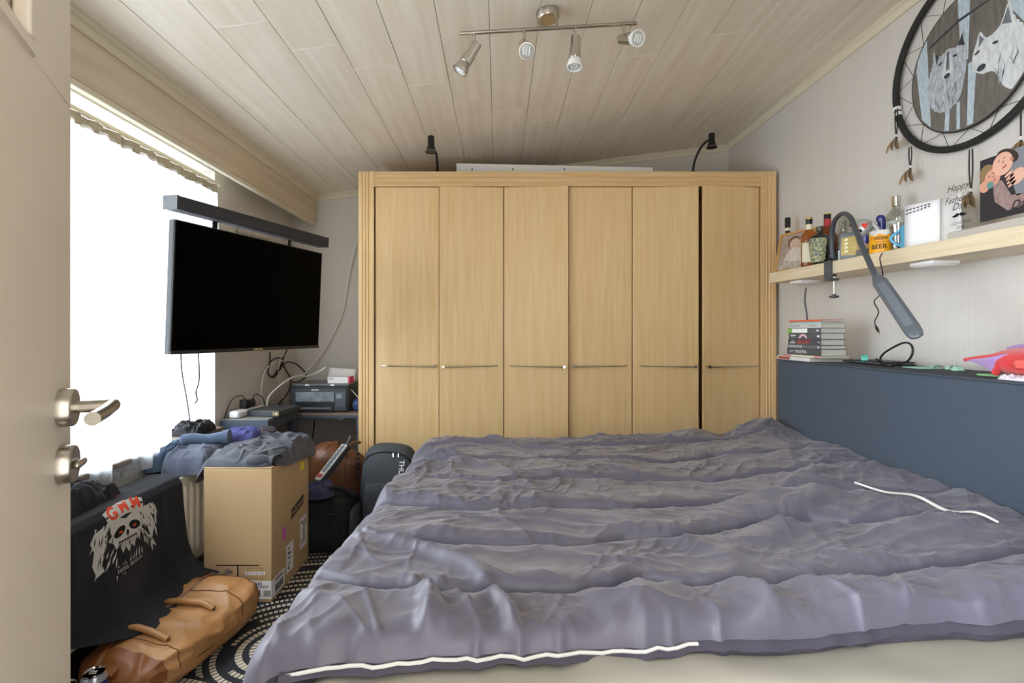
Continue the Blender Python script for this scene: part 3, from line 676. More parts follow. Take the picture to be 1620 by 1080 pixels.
# ================================================================ T-SHIRT over the radiator
PT = [(-1.575, .556), (-1.53, .566), (-1.47, .566), (-1.425, .556), (-1.408, .53), (-1.402, .47), (-1.398, .40), (-1.392, .33), (-1.383, .265), (-1.366, .215), (-1.335, .180), (-1.295, .158), (-1.24, .142)]
_pl = np.array(PT); _dl = np.r_[0, np.cumsum(np.hypot(*np.diff(_pl, axis=0).T))]; D0 = float(np.interp(3.5, range(13), _dl))
def shirt(Y, d, off=0):
    d_ = d+D0; x = np.interp(d_, _dl, _pl[:, 0]); z = np.interp(d_, _dl, _pl[:, 1])
    low = sstep(d, .05, .45)
    w = .004*(ridge(Y*9, d*2.5, 5, 2)-.3)+low*(.016*np.sin(Y*17+d*6+1.2*vn(Y*3, d*3, 6))+.012*(vn(Y*8, d*3, 9)-.5))
    f = sstep(d, -.03, .05)
    return x+(w+off)*f, Y+0*w, z+(w*.5+off)*(1-f)+0*w
ns, nt_ = 150, 130
sg, tg = np.meshgrid(np.linspace(0, 1, ns), np.linspace(0, 1, nt_))
def hem(y): return np.interp(y, [1.40, 1.55, 1.68, 1.80, 1.95, 2.10, 2.25], [.30, .33, .41, .48, .485, .485, .49])
Yg = 1.40+.85*sg; dg = -.155+(hem(Yg)+.155)*tg; Yg = Yg+.03*sstep(dg, .25, .5)*(sg-.4)
ts = thing('t_shirt', 'black band t-shirt with a red and white skull print hung over the radiator', 't-shirt', (-1.4, 1.85, .55))
X_, Y_, Z_ = shirt(Yg, dg); X_ = X_+.02*sstep(dg, .40, .5)
sh = npgrid('jersey', np.stack([X_, Y_, np.maximum(Z_, .02)], 2), m_shirt, ts); sh.modifiers.new('thickness', 'SOLIDIFY').thickness = .002
def smap(k): return lambda a, b: Vector([float(q) for q in shirt(np.array(1.905+a), np.array(.0-b), .0022+.0009*k)])
m_inkb = mat('print_black', '#121318', .9)
rs = random.Random(5)
def shard(cx, cy, ang, l, w): # a pointed flake
    c, s = math.cos(ang), math.sin(ang); q = [(-l*.5, 0), (-l*.1, w*.5), (l*.5, w*.1), (l*.05, -w*.45)]
    return [(cx+x*c-y*s, cy+x*s+y*c) for x, y in q]
skull = [(-.085, -.05), (-.075, -.085), (-.095, -.10), (-.07, -.115), (-.06, -.14), (-.04, -.135), (-.03, -.165), (-.015, -.145), (0, -.172), (.015, -.148), (.03, -.165), (.04, -.14), (.065, -.135), (.07, -.11), (.10, -.10), (.085, -.075), (.095, -.045), (.06, -.03), (.03, -.036), (0, -.046), (-.03, -.036), (-.06, -.03)]
wing = [(-.11, -.04), (-.095, -.075), (-.105, -.11), (-.12, -.135), (-.15, -.20), (-.125, -.17), (-.12, -.19), (-.165, -.155), (-.155, -.11), (-.17, -.075), (-.15, -.05)]
wl = [skull, wing, [(-a*.92, b+.02) for a, b in wing]]
for k in range(46):
    sx = rs.choice((-1, 1)); wl.append(shard(sx*rs.uniform(.06, .165), rs.uniform(-.21, -.03), math.pi/2+sx*rs.uniform(.1, .8), rs.uniform(.03, .075), rs.uniform(.006, .014)))
for k in range(9): wl.append(shard(-.07+.018*k, -.225+.004*k+rs.uniform(-.004, .004), math.pi/2+rs.uniform(-.6, .6), .05, .008))
deco('print_white', wl, smap(0), m_print_w, ts, .02)
bl = [ell(-.038, -.083, .030, .017, 14, .35), ell(.038, -.083, .030, .017, 14, -.35), [(-.008, -.098), (0, -.085), (.008, -.098), (0, -.116)]]
bl += [rect(-.042+.012*k, -.148, -.0395+.012*k, -.122) for k in range(8)]+[[(-.05, -.118), (.05, -.118), (.044, -.124), (-.044, -.124)]]
for k in range(60):
    x, y = rs.uniform(-.16, .16), rs.uniform(-.2, -.03)
    if abs(x) < .07 and y > -.12: continue
    bl.append(shard(x, y, math.pi/2+math.copysign(rs.uniform(.1, .9), x), rs.uniform(.03, .06), rs.uniform(.003, .007)))
bl.append(rect(-.075, -.232, .075, -.207))
deco('print_black', bl, smap(1), m_inkb, ts, .02)
bann = [(-.098, .0), (-.085, -.055), (-.05, -.036), (0, -.03), (.05, -.036), (.085, -.055), (.098, .0), (.06, .012), (0, .018), (-.06, .012)]
deco('print_banner', [bann], smap(2), m_print_w, ts, .02)
gm = [shift(text2d('G', .060, bold=.0022), -.060, -.012, .16), shift(text2d('M', .056, bold=.0022), .0, -.004), shift(text2d('M', .056, bold=.0022), .060, -.010, -.16)]
deco('lettering', gm, smap(3), m_print_r, ts, .02)
for q in (-.036, .036): deco('print_eye', [ell(q, -.085, .009, .005, 8)], smap(3), m_print_r, ts)
deco('lettering', [shift(text2d('DESSEL BELGIUM', .0185), 0, -.2195)], smap(2), m_print_w, ts, .02)
deco('print_stripe', [rect(-.22, .062, .06, .072)], smap(0), m_print_r, ts, .02)
dg1 = garment('dark_garment', ('crumpled dark garment with white tags lying on the radiator below the curtain', 'clothing'), -1.522, 1.62, .14, .74, .03, .546, .085, .035, 33, m_shirt, 3, 12, e=6)
for y, k in ((1.36, 0), (1.52, 1)): G().grid(6, 3, lambda s, t: (-1.46+.03*t, y+.05*s, .650+.008*math.sin(s*3)-.03*t)).make('care_tag', m_label, dg1)

# ================================================================ TAN DUFFEL
A, Bp = Vector((-1.255, 1.585, .008)), Vector((-1.125, 2.185, .008)); ax = (Bp-A).normalized(); sdv = Vector((ax.y, -ax.x, 0))
LB = (Bp-A).length
def duf(s, th, off=0):
    s = np.asarray(s, float); th = np.asarray(th, float)
    e = np.clip(1-np.abs(2*s-1)**3.2, 0, 1)**.42
    hw = (.195-.02*np.sin(math.pi*s))*e; hh = (.150-.02*np.exp(-((s-.45)/.2)**2)+.075*sstep(s, .62, .95))*e
    c, d = np.cos(th), np.sin(th); ex = 2/3.1
    a = np.sign(c)*np.abs(c)**ex*hw; z = hh*(.5+.5*np.sign(d)*np.abs(d)**ex)
    lift = np.clip(d+.6, 0, 1)
    wr = .012*(ridge(s*5+.8*np.sin(th*2), th*1.1, 91, 2)-.35)+.008*(ridge(s*9, th*2.2+s*3, 92, 2)-.35)+.010*(fbm(s*4, th*1.3, 95)-.5)
    a = a+c*(wr*lift+off); z = np.maximum(z+d*(wr*lift+off)*np.where(d > 0, 1, .2), 0)
    return [A.x+ax.x*LB*s+sdv.x*a, A.y+ax.y*LB*s+sdv.y*a, A.z+z]
db_ = thing('duffel_bag', 'tan leather duffel bag slumped on the floor below the black t-shirt', 'bag', (A+Bp)/2)
sv, tv_ = np.meshgrid(np.linspace(.0005, .9995, 120), np.linspace(0, 2*math.pi, 90))
npgrid('leather_body', np.stack(duf(sv, tv_), 2), m_leather, db_)
def dpt(s, th, off=0): return Vector([float(q) for q in duf(s, th, off)])
def dline(name, f, r, m, n=30): return G().tube([dpt(*f(k/n), r*.3) for k in range(n+1)], r, 6).make(name, m, db_)
for s0 in (.22, .70): dline('side_seam', lambda t: (s0+.03*math.sin(t*3), .05+t*(math.pi*.62)), .0018, m_stitch)
dline('end_seam', lambda t: (.90, -.1+t*3.0), .0018, m_stitch)
dline('zip', lambda t: (.06+.88*t, math.pi*.60), .0065, m_leather_d, 50); dline('zip_teeth', lambda t: (.06+.88*t, math.pi*.60-.035), .003, m_brass, 50)
sv, tv_ = np.meshgrid(np.linspace(.0005, .16, 24), np.linspace(-.3, math.pi+.3, 60)); npgrid('end_panel', np.stack(duf(sv, tv_, .003), 2), m_leather_d, db_)
for s0, th in ((.36, 1.45), (.66, 1.35)):
    pts = [dpt(s0-.07+.0*t, th+.75-.95*t, .005+.014*math.sin(math.pi*t)) for t in (k/12 for k in range(13))]
    hd = G().tube(pts, .011, 10).make('handle', m_leather, db_)
    G().tube([pts[-1], pts[-1]+Vector((.006, 0, -.02))], .004, 6).make('handle_ring', m_brass, hd)
e0 = dpt(.93, math.pi*.56, .012); G().tube([e0+Vector((-.06, -.05, .0)), e0+Vector((-.03, -.02, .012)), e0, e0+Vector((.035, .025, .002))], .005, 8).make('buckle', m_brass, db_)
for q in (-.03, .02): G().lathe([(.012, -.003), (.012, .003)], e0+Vector((q, q*.6, .006)), 12, Matrix.Rotation(1.2, 4, 'X')).make('buckle_ring', m_brass, db_)
e1 = dpt(.06, math.pi*.50, .01); BX('strap_tab', m_leather_d, db_, e1.x-.035, e1.x+.03, e1.y-.03, e1.y+.02, e1.z-.008, e1.z+.004, .004)
G().box(e1.x-.04, e1.x-.01, e1.y-.038, e1.y-.03, e1.z-.045, e1.z-.002).make('strap_buckle', m_brass, db_, .003)

# ================================================================ CANS
def can(x, y, lab, k):
    c = thing('drink_can', lab, 'can', (x, y, .0075)); z = .0075
    G().lathe([(.024, z), (.033, z+.008), (.033, z+.148), (.0285, z+.160)], (x, y, 0), 32).make('body', mat('can_silver', '#c9cdd4', .3, .7), c)
    G().lathe([(.0285, z+.160), (.0295, z+.163), (.0285, z+.166), (.026, z+.162), (.0255, z+.159), (.001, z+.159)], (x, y, 0), 32).make('lid', m_chrome, c)
    lid = G().tube([(x-.012, y, z+.162), (x+.010, y, z+.162)], .006, 8).make('pull_tab', m_chrome, c)
    mp = lambda a, b: Vector((x+.0334*math.cos(a), y+.0334*math.sin(a), z+b))
    deco('label_print', [rect(-2.6, .115, -1.75, .142), rect(-.9, .02, .6, .142)], mp, mat('can_blue', '#23408e', .3, .5), c, .05)
    deco('label_print', [rect(-1.62, .125, -1.56, .145), rect(-1.5, .12, -1.42, .145), rect(-1.36, .122, -1.30, .145), rect(-1.24, .12, -1.18, .14)], mp, mat('can_red', '#b4373c', .3, .4), c, .05)
can(-1.222, 1.53, 'silver and blue drink can standing in front of the duffel bag', 0)
can(-1.262, 1.47, 'second drink can, mostly cut off at the bottom beside the door', 1)

# ================================================================ BAGS by the wardrobe
bp_ = thing('backpack', 'dark grey backpack with white lettering leaning between wardrobe and bed', 'backpack', (-.66, 3.0, 0))
MB_ = Matrix.Translation((-.665, 3.03, 0)) @ Matrix.Rotation(.05, 4, 'Y')
secs = [(.12, .07, .004, 4), (.15, .105, .03, 3.5), (.165, .12, .15, 3.2), (.165, .12, .30, 3.2), (.16, .11, .40, 3.2), (.148, .095, .47, 3), (.125, .075, .512, 2.6), (.08, .04, .53, 2.4), (.02, .01, .534, 2)]
G().loft(secs, 48, MB_).make('body', m_nylon, bp_, sub=1)
def bpm(a, b): return MB_ @ Vector((a, -.1255+.03*max(0, b-.33)**1.2*6 if b > .33 else -.1255, b))
G().loft([(.11, .02, .05, 4), (.118, .03, .07, 4), (.118, .032, .30, 4), (.10, .022, .33, 4)], 36, MB_ @ Matrix.Translation((-.01, -.105, 0))).make('front_pocket', m_nylon, bp_, sub=1)
cord('zip', [MB_ @ Vector(p) for p in ((-.150, -.05, .38), (-.12, -.075, .465), (-.05, -.082, .498), (.05, -.082, .498), (.12, -.075, .465), (.15, -.05, .38))], .004, m_black, bp_)
for x in (.03, .06): G().tube([MB_ @ Vector((x, -.09, .498)), MB_ @ Vector((x+.004, -.10, .478))], .004, 6).make('zip_puller', m_chrome, bp_)
deco('lettering', [shift(text2d('THULE', 0.040, bold=.0008), .088, .408, -math.pi/2)], lambda a, b: MB_ @ Vector((a, -.141+.17*max(0, b-.36), b)), m_label, bp_)
for k in range(6): BX('side_loop', m_black, bp_, -.665-.176, -.665-.156, 2.99, 3.01, .33+.028*k, .345+.028*k, .002)

cb = thing('camera_bag', 'square black nylon bag with buckle straps on the floor behind the cardboard box', 'bag', (-.92, 2.83, 0))
MC_ = Matrix.Translation((-.955, 2.85, .0))
G().loft([(.13, .12, .008, 6), (.145, .135, .02, 6), (.145, .135, .22, 6), (.14, .13, .27, 5), (.11, .10, .29, 4)], 40, MC_).make('body', m_nylonk, cb)
G().loft([(.10, .03, .03, 5), (.105, .035, .05, 5), (.105, .035, .18, 5), (.095, .02, .2, 5)], 32, MC_ @ Matrix.Translation((.0, -.115, 0))).make('front_pocket', m_nylonk, cb)
G().loft([(.02, .07, .03, 5), (.03, .09, .05, 5), (.03, .09, .2, 5), (.015, .07, .22, 5)], 24, MC_ @ Matrix.Translation((.135, 0, 0))).make('side_pocket', m_nylon, cb)
for x in (-.09, .06):
    G().tube(spline([MC_ @ Vector(p) for p in ((x, -.10, .295), (x, -.148, .24), (x, -.15, .12))], 6), .009, 6).make('strap', m_nylonk, cb)
    BX('buckle', m_black, cb, -.955+x-.022, -.955+x+.022, 2.85-.168, 2.85-.152, .20, .235, .004)
G().tube(spline([MC_ @ Vector(p) for p in ((-.12, -.02, .28), (-.03, -.07, .33), (.08, -.05, .335), (.13, 0, .27))], 8), .014, 8).make('shoulder_strap', m_nylonk, cb)
nv = garment('navy_fleece', ('navy blue fleece cloth lying on top of the black nylon bag', 'clothing'), -1.0, 2.80, .17, .18, .2, .300, .055, .02, 41, m_navy, 4, 4)
lb_ = thing('leather_bag', 'brown leather bag slumped under the desk behind the power strip', 'bag', (-.98, 3.2, 0))
def lbag(s, t):
    th = s*2*math.pi; ph = (t-.5)*math.pi; e = .6
    cp, sp = math.copysign(abs(math.cos(ph))**e, math.cos(ph)), math.copysign(abs(math.sin(ph))**e, math.sin(ph))
    w = 1+.10*(float(ridge(s*9, t*4, 17, 2))-.4)+.08*(float(vn(s*5, t*5, 19))-.5)
    if s in (0, 1): w = 1
    r = .19*cp*w; return (-1.0+r*math.cos(th)*1.0, 3.165+r*math.sin(th)*.62, .25+.238*sp*(1 if sp < 0 else (1-.12*math.cos(th))))
G().grid(60, 36, lbag).make('body', m_brown, lb_)
for a in (-.07, .06): cord('strap', [(-1.0+a, 3.06, .30), (-.99+a, 3.09, .46), (-.97+a, 3.15, .505), (-.95+a, 3.25, .49)], .011, m_brown, lb_)
ps = thing('power_strip', 'long grey power strip with red switch lying on the brown leather bag', 'power strip', (-1.0, 3.05, .43))
pa, pb = py_(502, 762, 2.86), py_(548, 703, 3.03); dvec = (pb-pa).normalized(); sx_ = Vector((dvec.y, -dvec.x, 0)).normalized(); up_ = sx_.cross(dvec).normalized()
if up_.z < 0: up_ = -up_
PSM = Matrix(((sx_.x, dvec.x, up_.x, pa.x), (sx_.y, dvec.y, up_.y, pa.y), (sx_.z, dvec.z, up_.z, pa.z), (0, 0, 0, 1))); PL = (pb-pa).length
BX('housing', m_dark, ps, -.030, .030, 0, PL, -.025, .008, .004, PSM); BX('face_plate', mat('strip_grey', '#c9cbc4', .5), ps, -.024, .024, .008, PL-.008, .008, .011, .001, PSM)
BX('switch', mat('switch_red', '#c9302c', .35), ps, -.014, .014, .022, .046, .011, .016, .002, PSM)
for k in range(7):
    M = PSM @ Matrix.Translation((0, .075+(PL-.105)*k/6, .0112)); G().loft([(.017, .017, 0), (.017, .017, .0015), (.015, .015, .0015), (.014, .014, -.004)], 16, M).make('socket', m_grey, ps)
cord('strip_cable', [pb, pb+Vector((.0, .08, .03)), Vector((-1.0, 3.4, .50)), Vector((-1.02, 3.9, .45))], .004, m_grey, ps)

# ================================================================ CLOTHES on box and sill
tr = thing('trousers', 'charcoal grey trousers folded on top of the cardboard box', 'clothing', (-1.15, 2.5, .6))
o = garment('waist_and_legs', None, -1.165, 2.49, .37, .52, -.08, .602, .05, .028, 51, m_charcoal, 4, 9, tr, 6, 110, e=7)
for p in o.data.vertices:
    ov = max(0, p.co.x+1.002, 2.238-p.co.y, -1.30-p.co.x)
    if ov > 0: p.co.z -= 1.3*ov
def legroll(s, t):
    th = t*2*math.pi; r = .022+.004*math.sin(s*9)
    return (-1.11+.125*s+.02*math.sin(s*4), 2.262+.035*s+r*math.cos(th)*1.5, .626-.006*s+r*math.sin(th))
G().grid(24, 14, legroll).make('rolled_hem', m_charcoal, tr); G().grid(20, 12, lambda s, t: (lambda p: (p[0]+.004, p[1]-.002, p[2]-.002))(legroll(.78+.22*s, t))).make('hem_lining', m_nylonk, tr)
sw_ = garment('sweatshirt', ('slate blue-grey sweatshirt folded on the radiator beside the cardboard box', 'clothing'), -1.455, 2.50, .235, .40, .05, .546, .10, .02, 61, m_slate, 3, 5, e=5)
kn = thing('knit_sock', 'blue-grey ribbed knit sock lying on the clothes by the window', 'clothing', (-1.45, 2.5, .67))
ka, kb = py_(286, 697, 2.46), py_(362, 690, 2.50)
G().tube(spline([ka, ka.lerp(kb, .25)+Vector((0, 0, .006)), ka.lerp(kb, .55)+Vector((0, 0, -.004)), ka.lerp(kb, .8), kb], 8), [.016+.014*min(1, i/3)-.006*math.sin(i/32*math.pi) for i in range(33)], 16).make('sock_body', m_denim, kn)
G().tube([ka.lerp(kb, .88), kb+Vector((.004, 0, 0))], [.0325, .034], 16).make('cuff', m_denim, kn)
garment('violet_top', ('violet-blue top rolled up behind the knit sock', 'clothing'), -1.315, 2.60, .17, .12, .15, .652, .048, .016, 71, mat('violet_cloth', '#4d4f86', .9, var=.2, vs=20, bump=.3, bs=300), 4, 8)
garment('maroon_cloth', ('dark maroon cloth lying behind the trousers by the window', 'clothing'), -1.33, 2.76, .26, .16, .3, .60, .062, .018, 75, mat('maroon_cloth', '#3a3036', .9, var=.2, vs=20), 4, 4)
garment('black_hoodie', ('dark garment heaped on the window sill beside the curtain end', 'clothing'), -1.66, 2.76, .17, .24, .1, .653, .05, .02, 77, m_nylonk, 4, 4)
garment('blue_towel', ('faded blue cloth hanging off the sill under the curtain end', 'clothing'), -1.585, 2.50, .10, .40, .0, .560, .09, .015, 79, mat('faded_blue_cloth', '#566b86', .95, var=.2, vs=20, bump=.4, bs=200), 3, 5)

# ================================================================ CORNER DESK and what stands on it
dk = thing('corner_desk', 'dark corner desk with wooden top behind the cardboard box', 'desk', (-1.3, 3.6, 0))
DZT = .645
BX('desk_top', m_tabletop, dk, -1.640, -.935, 3.45, 4.06, DZT-.022, DZT, .003)
BX('front_rail', m_table, dk, -1.640, -.935, 3.44, 3.452, DZT-.032, DZT-.012, .002)
BX('side_unit', m_table, dk, -1.640, -1.358, 2.985, 3.435, .620, .680, .003); BX('side_unit_top', mat('grey_board', '#8f8c86', .6), dk, -1.638, -1.362, 2.988, 3.435, .680, .684, .001)
for x, y, t in ((-1.425, 3.47, DZT-.03), (-.955, 3.47, DZT-.03), (-1.62, 4.03, DZT-.02), (-.955, 4.03, DZT-.02), (-1.62, 3.0, .62), (-1.38, 3.42, .62)): BX('leg', m_table, dk, x-.015, x+.015, y-.015, y+.015, 0, t, .002)
BX('clamp', m_table, dk, -1.09, -1.05, 3.445, 3.47, DZT-.045, DZT-.03, .002)
pr = thing('printer', 'dark grey inkjet printer on the corner desk', 'printer', (-1.23, 3.7, DZT))
PX0, PX1, PYF = -1.452, -1.035, 3.50; pz0 = DZT+.001
g = G(); g.box(PX0, PX1, PYF+.012, PYF+.34, pz0, pz0+.175); g.make('body', m_dark, pr, .012)
BX('front_frame', m_dark, pr, PX0+.012, PX1-.012, PYF, PYF+.02, pz0+.004, pz0+.165, .006)
BX('window_panel', mat('printer_window', '#9aa3ad', .12, var=.5, vs=14), pr, PX0+.05, PX1-.10, PYF-.003, PYF+.002, pz0+.072, pz0+.138, .004)
BX('paper_slot', m_black, pr, PX0+.05, PX1-.10, PYF-.002, PYF+.003, pz0+.03, pz0+.068, .002)
BX('output_tray', m_grey, pr, PX0+.075, PX1-.11, PYF-.03, PYF+.01, pz0+.022, pz0+.034, .003)
BX('lower_drawer', m_dark, pr, PX0+.05, PX1-.10, PYF-.006, PYF+.004, pz0+.004, pz0+.024, .002)
BX('control_panel', mat('panel_grey', '#55595f', .3), pr, PX1-.092, PX1-.022, PYF-.003, PYF+.002, pz0+.03, pz0+.14, .003)
BX('display', mat('lcd', '#8b939b', .3), pr, PX1-.085, PX1-.045, PYF-.005, PYF-.002, pz0+.095, pz0+.125, .001)
BX('scanner_lid', m_grey, pr, PX0+.02, PX1-.01, PYF+.03, PYF+.33, pz0+.176, pz0+.192, .005)
for x in (PX0+.12, PX1-.12): BX('hinge_tab', m_white, pr, x-.014, x+.014, PYF+.022, PYF+.032, pz0+.178, pz0+.19, .001)
deco('lettering', [shift(text2d('EPSON', .016, bold=.0004), PX0+.185, pz0+.153)], lambda a, b: Vector((a, PYF-.0012, b)), m_label, pr)
G().grid(8, 8, lambda s, t: (PX0+.165+.205*s+.01*t, PYF+.30+.03*t, pz0+.185+.10*t-.012*s*t)).make('loaded_paper', m_label, pr, solid=.001)
ib = thing('ink_box', 'small white and pink carton lying on top of the printer', 'box', (-1.13, 3.6, .84))
BX('carton', m_white, ib, -1.20, -1.057, 3.56, 3.66, pz0+.193, pz0+.237, .001); BX('pink_end', mat('pink_print', '#d84a74', .6), ib, -1.057, -1.044, 3.56, 3.66, pz0+.193, pz0+.237, .001)
deco('print_mark', [rect(-1.19, pz0+.222, -1.16, pz0+.228)], lambda a, b: Vector((a, 3.5585, b)), m_grey, ib)
bb = thing('blue_speaker', 'small round blue speaker on the desk next to the printer', 'speaker', (-.965, 3.56, DZT))
G().lathe([(.018, DZT+.001), (.034, DZT+.006), (.045, DZT+.03), (.046, DZT+.05), (.040, DZT+.075), (.022, DZT+.09), (.002, DZT+.092)], (-.975, 3.545, 0), 24).make('body', mat('blue_rubber', '#2f4274', .5), bb, sub=1)
G().lathe([(.0465, DZT+.044), (.0472, DZT+.046), (.0472, DZT+.052), (.0465, DZT+.054)], (-.975, 3.545, 0), 24).make('band', m_dark, bb); cord('loop', [(-.975, 3.545, DZT+.09), (-1.0, 3.54, DZT+.12), (-1.03, 3.55, DZT+.15)], .0025, m_cordw, bb)
st = thing('set_top_box', 'flat black set-top box on the desk corner in front of the printer', 'set-top box', (-1.41, 3.2, .684))
MS = Matrix.Translation((-1.405, 3.19, .6845)) @ Matrix.Rotation(-.16, 4, 'Z')
BX('casing', m_dark, st, -.11, .10, -.12, .12, 0, .04, .006, MS); BX('front_display', mat('gold_display', '#8a7a52', .3), st, .06, .10, -.1215, -.119, .008, .032, .0005, MS); BX('indicator', m_white, st, .08, .088, -.1225, -.121, .016, .024, .0005, MS)
wp = thing('white_power_strip', 'white power strip with plugs on the corner of the desk', 'power strip', (-1.57, 3.12, .684))
MW = Matrix.Translation((-1.575, 3.03, .6845)) @ Matrix.Rotation(-.10, 4, 'Z')
BX('housing', m_white, wp, -.032, .032, -.02, .26, 0, .042, .012, MW)
for k in range(3): G().loft([(.019, .019, .0425), (.019, .019, .044), (.016, .016, .044), (.015, .015, .038)], 18, MW @ Matrix.Translation((0, .02+.07*k, 0))).make('socket', mat('socket_grey', '#c9c9c6', .5), wp)
BX('switch', m_red, wp, -.01, .01, .22, .24, .0425, .047, .001, MW)
a1 = thing('power_adapter', 'black plug adapter standing in the white power strip', 'adapter', (-1.56, 3.12, .73)); BX('body', m_black, a1, -.022, .026, .07, .12, .0445, .098, .005, MW)
cord('cable', [MW @ Vector((0, .10, .098)), MW @ Vector((-.015, .08, .125)), MW @ Vector((-.05, .04, .10)), MW @ Vector((-.055, -.02, .0)), MW @ Vector((-.05, -.04, -.1))], .003, m_cord, a1)
a2 = thing('wall_plug', 'slim black plug at the far end of the white power strip', 'plug', (-1.55, 3.2, .73)); G().loft([(.013, .013, .0445, 4), (.013, .013, .075, 4), (.006, .006, .098)], 16, MW @ Matrix.Translation((.008, .17, 0))).make('body', m_black, a2)
cord('cable', [MW @ Vector((.008, .17, .098)), MW @ Vector((.02, .18, .12)), MW @ Vector((.05, .2, .10)), MW @ Vector((.06, .22, .045))], .003, m_cord, a2)
# cables
def wl_(u, v): return px_(u, v, XL+.02)           # on the left wall
def wb_(u, v, d=.02): return py_(u, v, YB-d)      # on the back wall
def cable(label, pts, r, m): tag(cord('cable', pts, r, m), label, 'cable')
cable('white cable running down the back wall from beside the wardrobe to the desk', [wb_(572, 352, .04), wb_(556, 415, .03), wb_(550, 450), wb_(540, 500), wb_(512, 555, .04), wb_(487, 585, .1), py_(481, 595, 3.75), py_(500, 590, 3.6), py_(515, 581, 3.55)], .006, m_cordw)
cable('white cable looping from the desk corner up towards the printer', [py_(480, 594, 3.62), py_(462, 597, 3.5), py_(440, 612, 3.4), py_(425, 628, 3.32), py_(422, 645, 3.25), py_(424, 650, 3.22)], .006, m_cordw)
cable('white cable in a tall arch behind the television', [wl_(418, 648), wl_(413, 620), wl_(418, 590), wl_(430, 575), wl_(447, 570), wl_(451, 563), wl_(445, 562), wl_(440, 590), wl_(446, 620), wl_(453, 645)], .005, m_cordw)
lp = [wl_(427, 556), wl_(427, 572), wl_(424, 588), wl_(430, 596), wl_(440, 585), wl_(447, 570), wl_(440, 566), wl_(428, 572), wl_(424, 590), wl_(434, 596), wl_(450, 575), wl_(460, 573)]
cable('black cable coiled in loops below the television', lp+[wb_(472, 578), wb_(484, 592), wb_(476, 602), wb_(462, 604), wb_(448, 598, .05)], .005, m_cord)
cable('black cable dropping from the television behind the desk', [wl_(454, 553), wl_(447, 572), wl_(452, 585), wl_(460, 600), wl_(456, 620), wl_(440, 640), wl_(434, 646)], .005, m_cord)
cable('thin black cable hanging from the television past the curtain end', [py_(286, 560, 2.3), py_(288, 590, 2.35), py_(297, 640, 2.5), py_(302, 682, 2.72)], .003, m_cord)
cable('short thin black cable curling below the television at the reveal', [py_(314, 559, 2.45), py_(315, 600, 2.5), py_(310, 620, 2.5), py_(312, 632, 2.5), py_(308, 638, 2.5)], .003, m_cord)
cable('black cable hanging down the back wall under the desk', [wb_(498, 664, .1), wb_(495, 690, .05), wb_(492, 700), wb_(497, 720), wb_(496, 735), wb_(488, 742, .02)], .0045, m_cord)

# ================================================================ CEILING SPOT BAR
bA, bB = Vector((-.153, 2.012, 2.387)), Vector((.573, 2.091, 2.476)); bd = (bB-bA).normalized()
sl = thing('spot_bar', 'brushed steel ceiling bar with four spotlights', 'ceiling lamp', (.2, 2.05, 2.49))
tilt = Matrix.Rotation(-math.atan(.1222), 4, 'Y'); cc = Vector((.2, 2.055, zc(.2)-.0005))
G().loft([(.046, .046, 0), (.046, .046, -.028), (.043, .043, -.032), (.012, .012, -.033)], 40, Matrix.Translation(cc) @ tilt).make('canopy', m_steel, sl)
G().tube([bA, bB], .0075, 16).make('bar', m_steel, sl)
for t in (.45, .54): p = bA.lerp(bB, t); G().tube([p, Vector((p.x, p.y, zc(p.x)-.03))], .005, 10).make('stem', m_steel, sl)
def spot(t, aim):
    p = bA.lerp(bB, t); e = p-Vector((0, 0, .062)); aim = Vector(aim).normalized(); q = aim.to_track_quat('Z', 'Y').to_matrix().to_4x4()
    sp = thing_part = G().tube([p+Vector((0, 0, .004)), e], .006, 12).make('spot_arm', m_chrome, sl)
    M = Matrix.Translation(e) @ q @ Matrix.Scale(1.22, 4)
    G().loft([(.006, .006, -.022), (.016, .016, -.018), (.0165, .0165, .025), (.019, .019, .027), (.020, .020, .060), (.018, .018, .062)], 24, M).make('spot_body', m_chrome, sp)
    bz = m_white if t > .5 else m_chrome
    G().loft([(.017, .017, .06), (.021, .021, .066), (.026, .026, .085), (.0255, .0255, .092), (.022, .022, .092), (.021, .021, .088)], 24, M).make('bulb_rim', bz, sp)
    G().loft([(.0215, .0215, .0875), (.0215, .0215, .0885)], 24, M).make('bulb_face', mat('lamp_lens', '#b9beb9', .15, coat=.5), sp)
    for k in (-1, 0, 1): G().tube([M @ Vector((k*.009, -.012, .0895)), M @ Vector((k*.009, .012, .0895))], .0032, 6).make('bulb_tube', m_white, sp)
spot(.08, (-.38, -.05, -.62)); spot(.355, (.05, -.75, -.62)); spot(.645, (-.05, -.12, -1)); spot(.925, (.22, -.62, -.34))

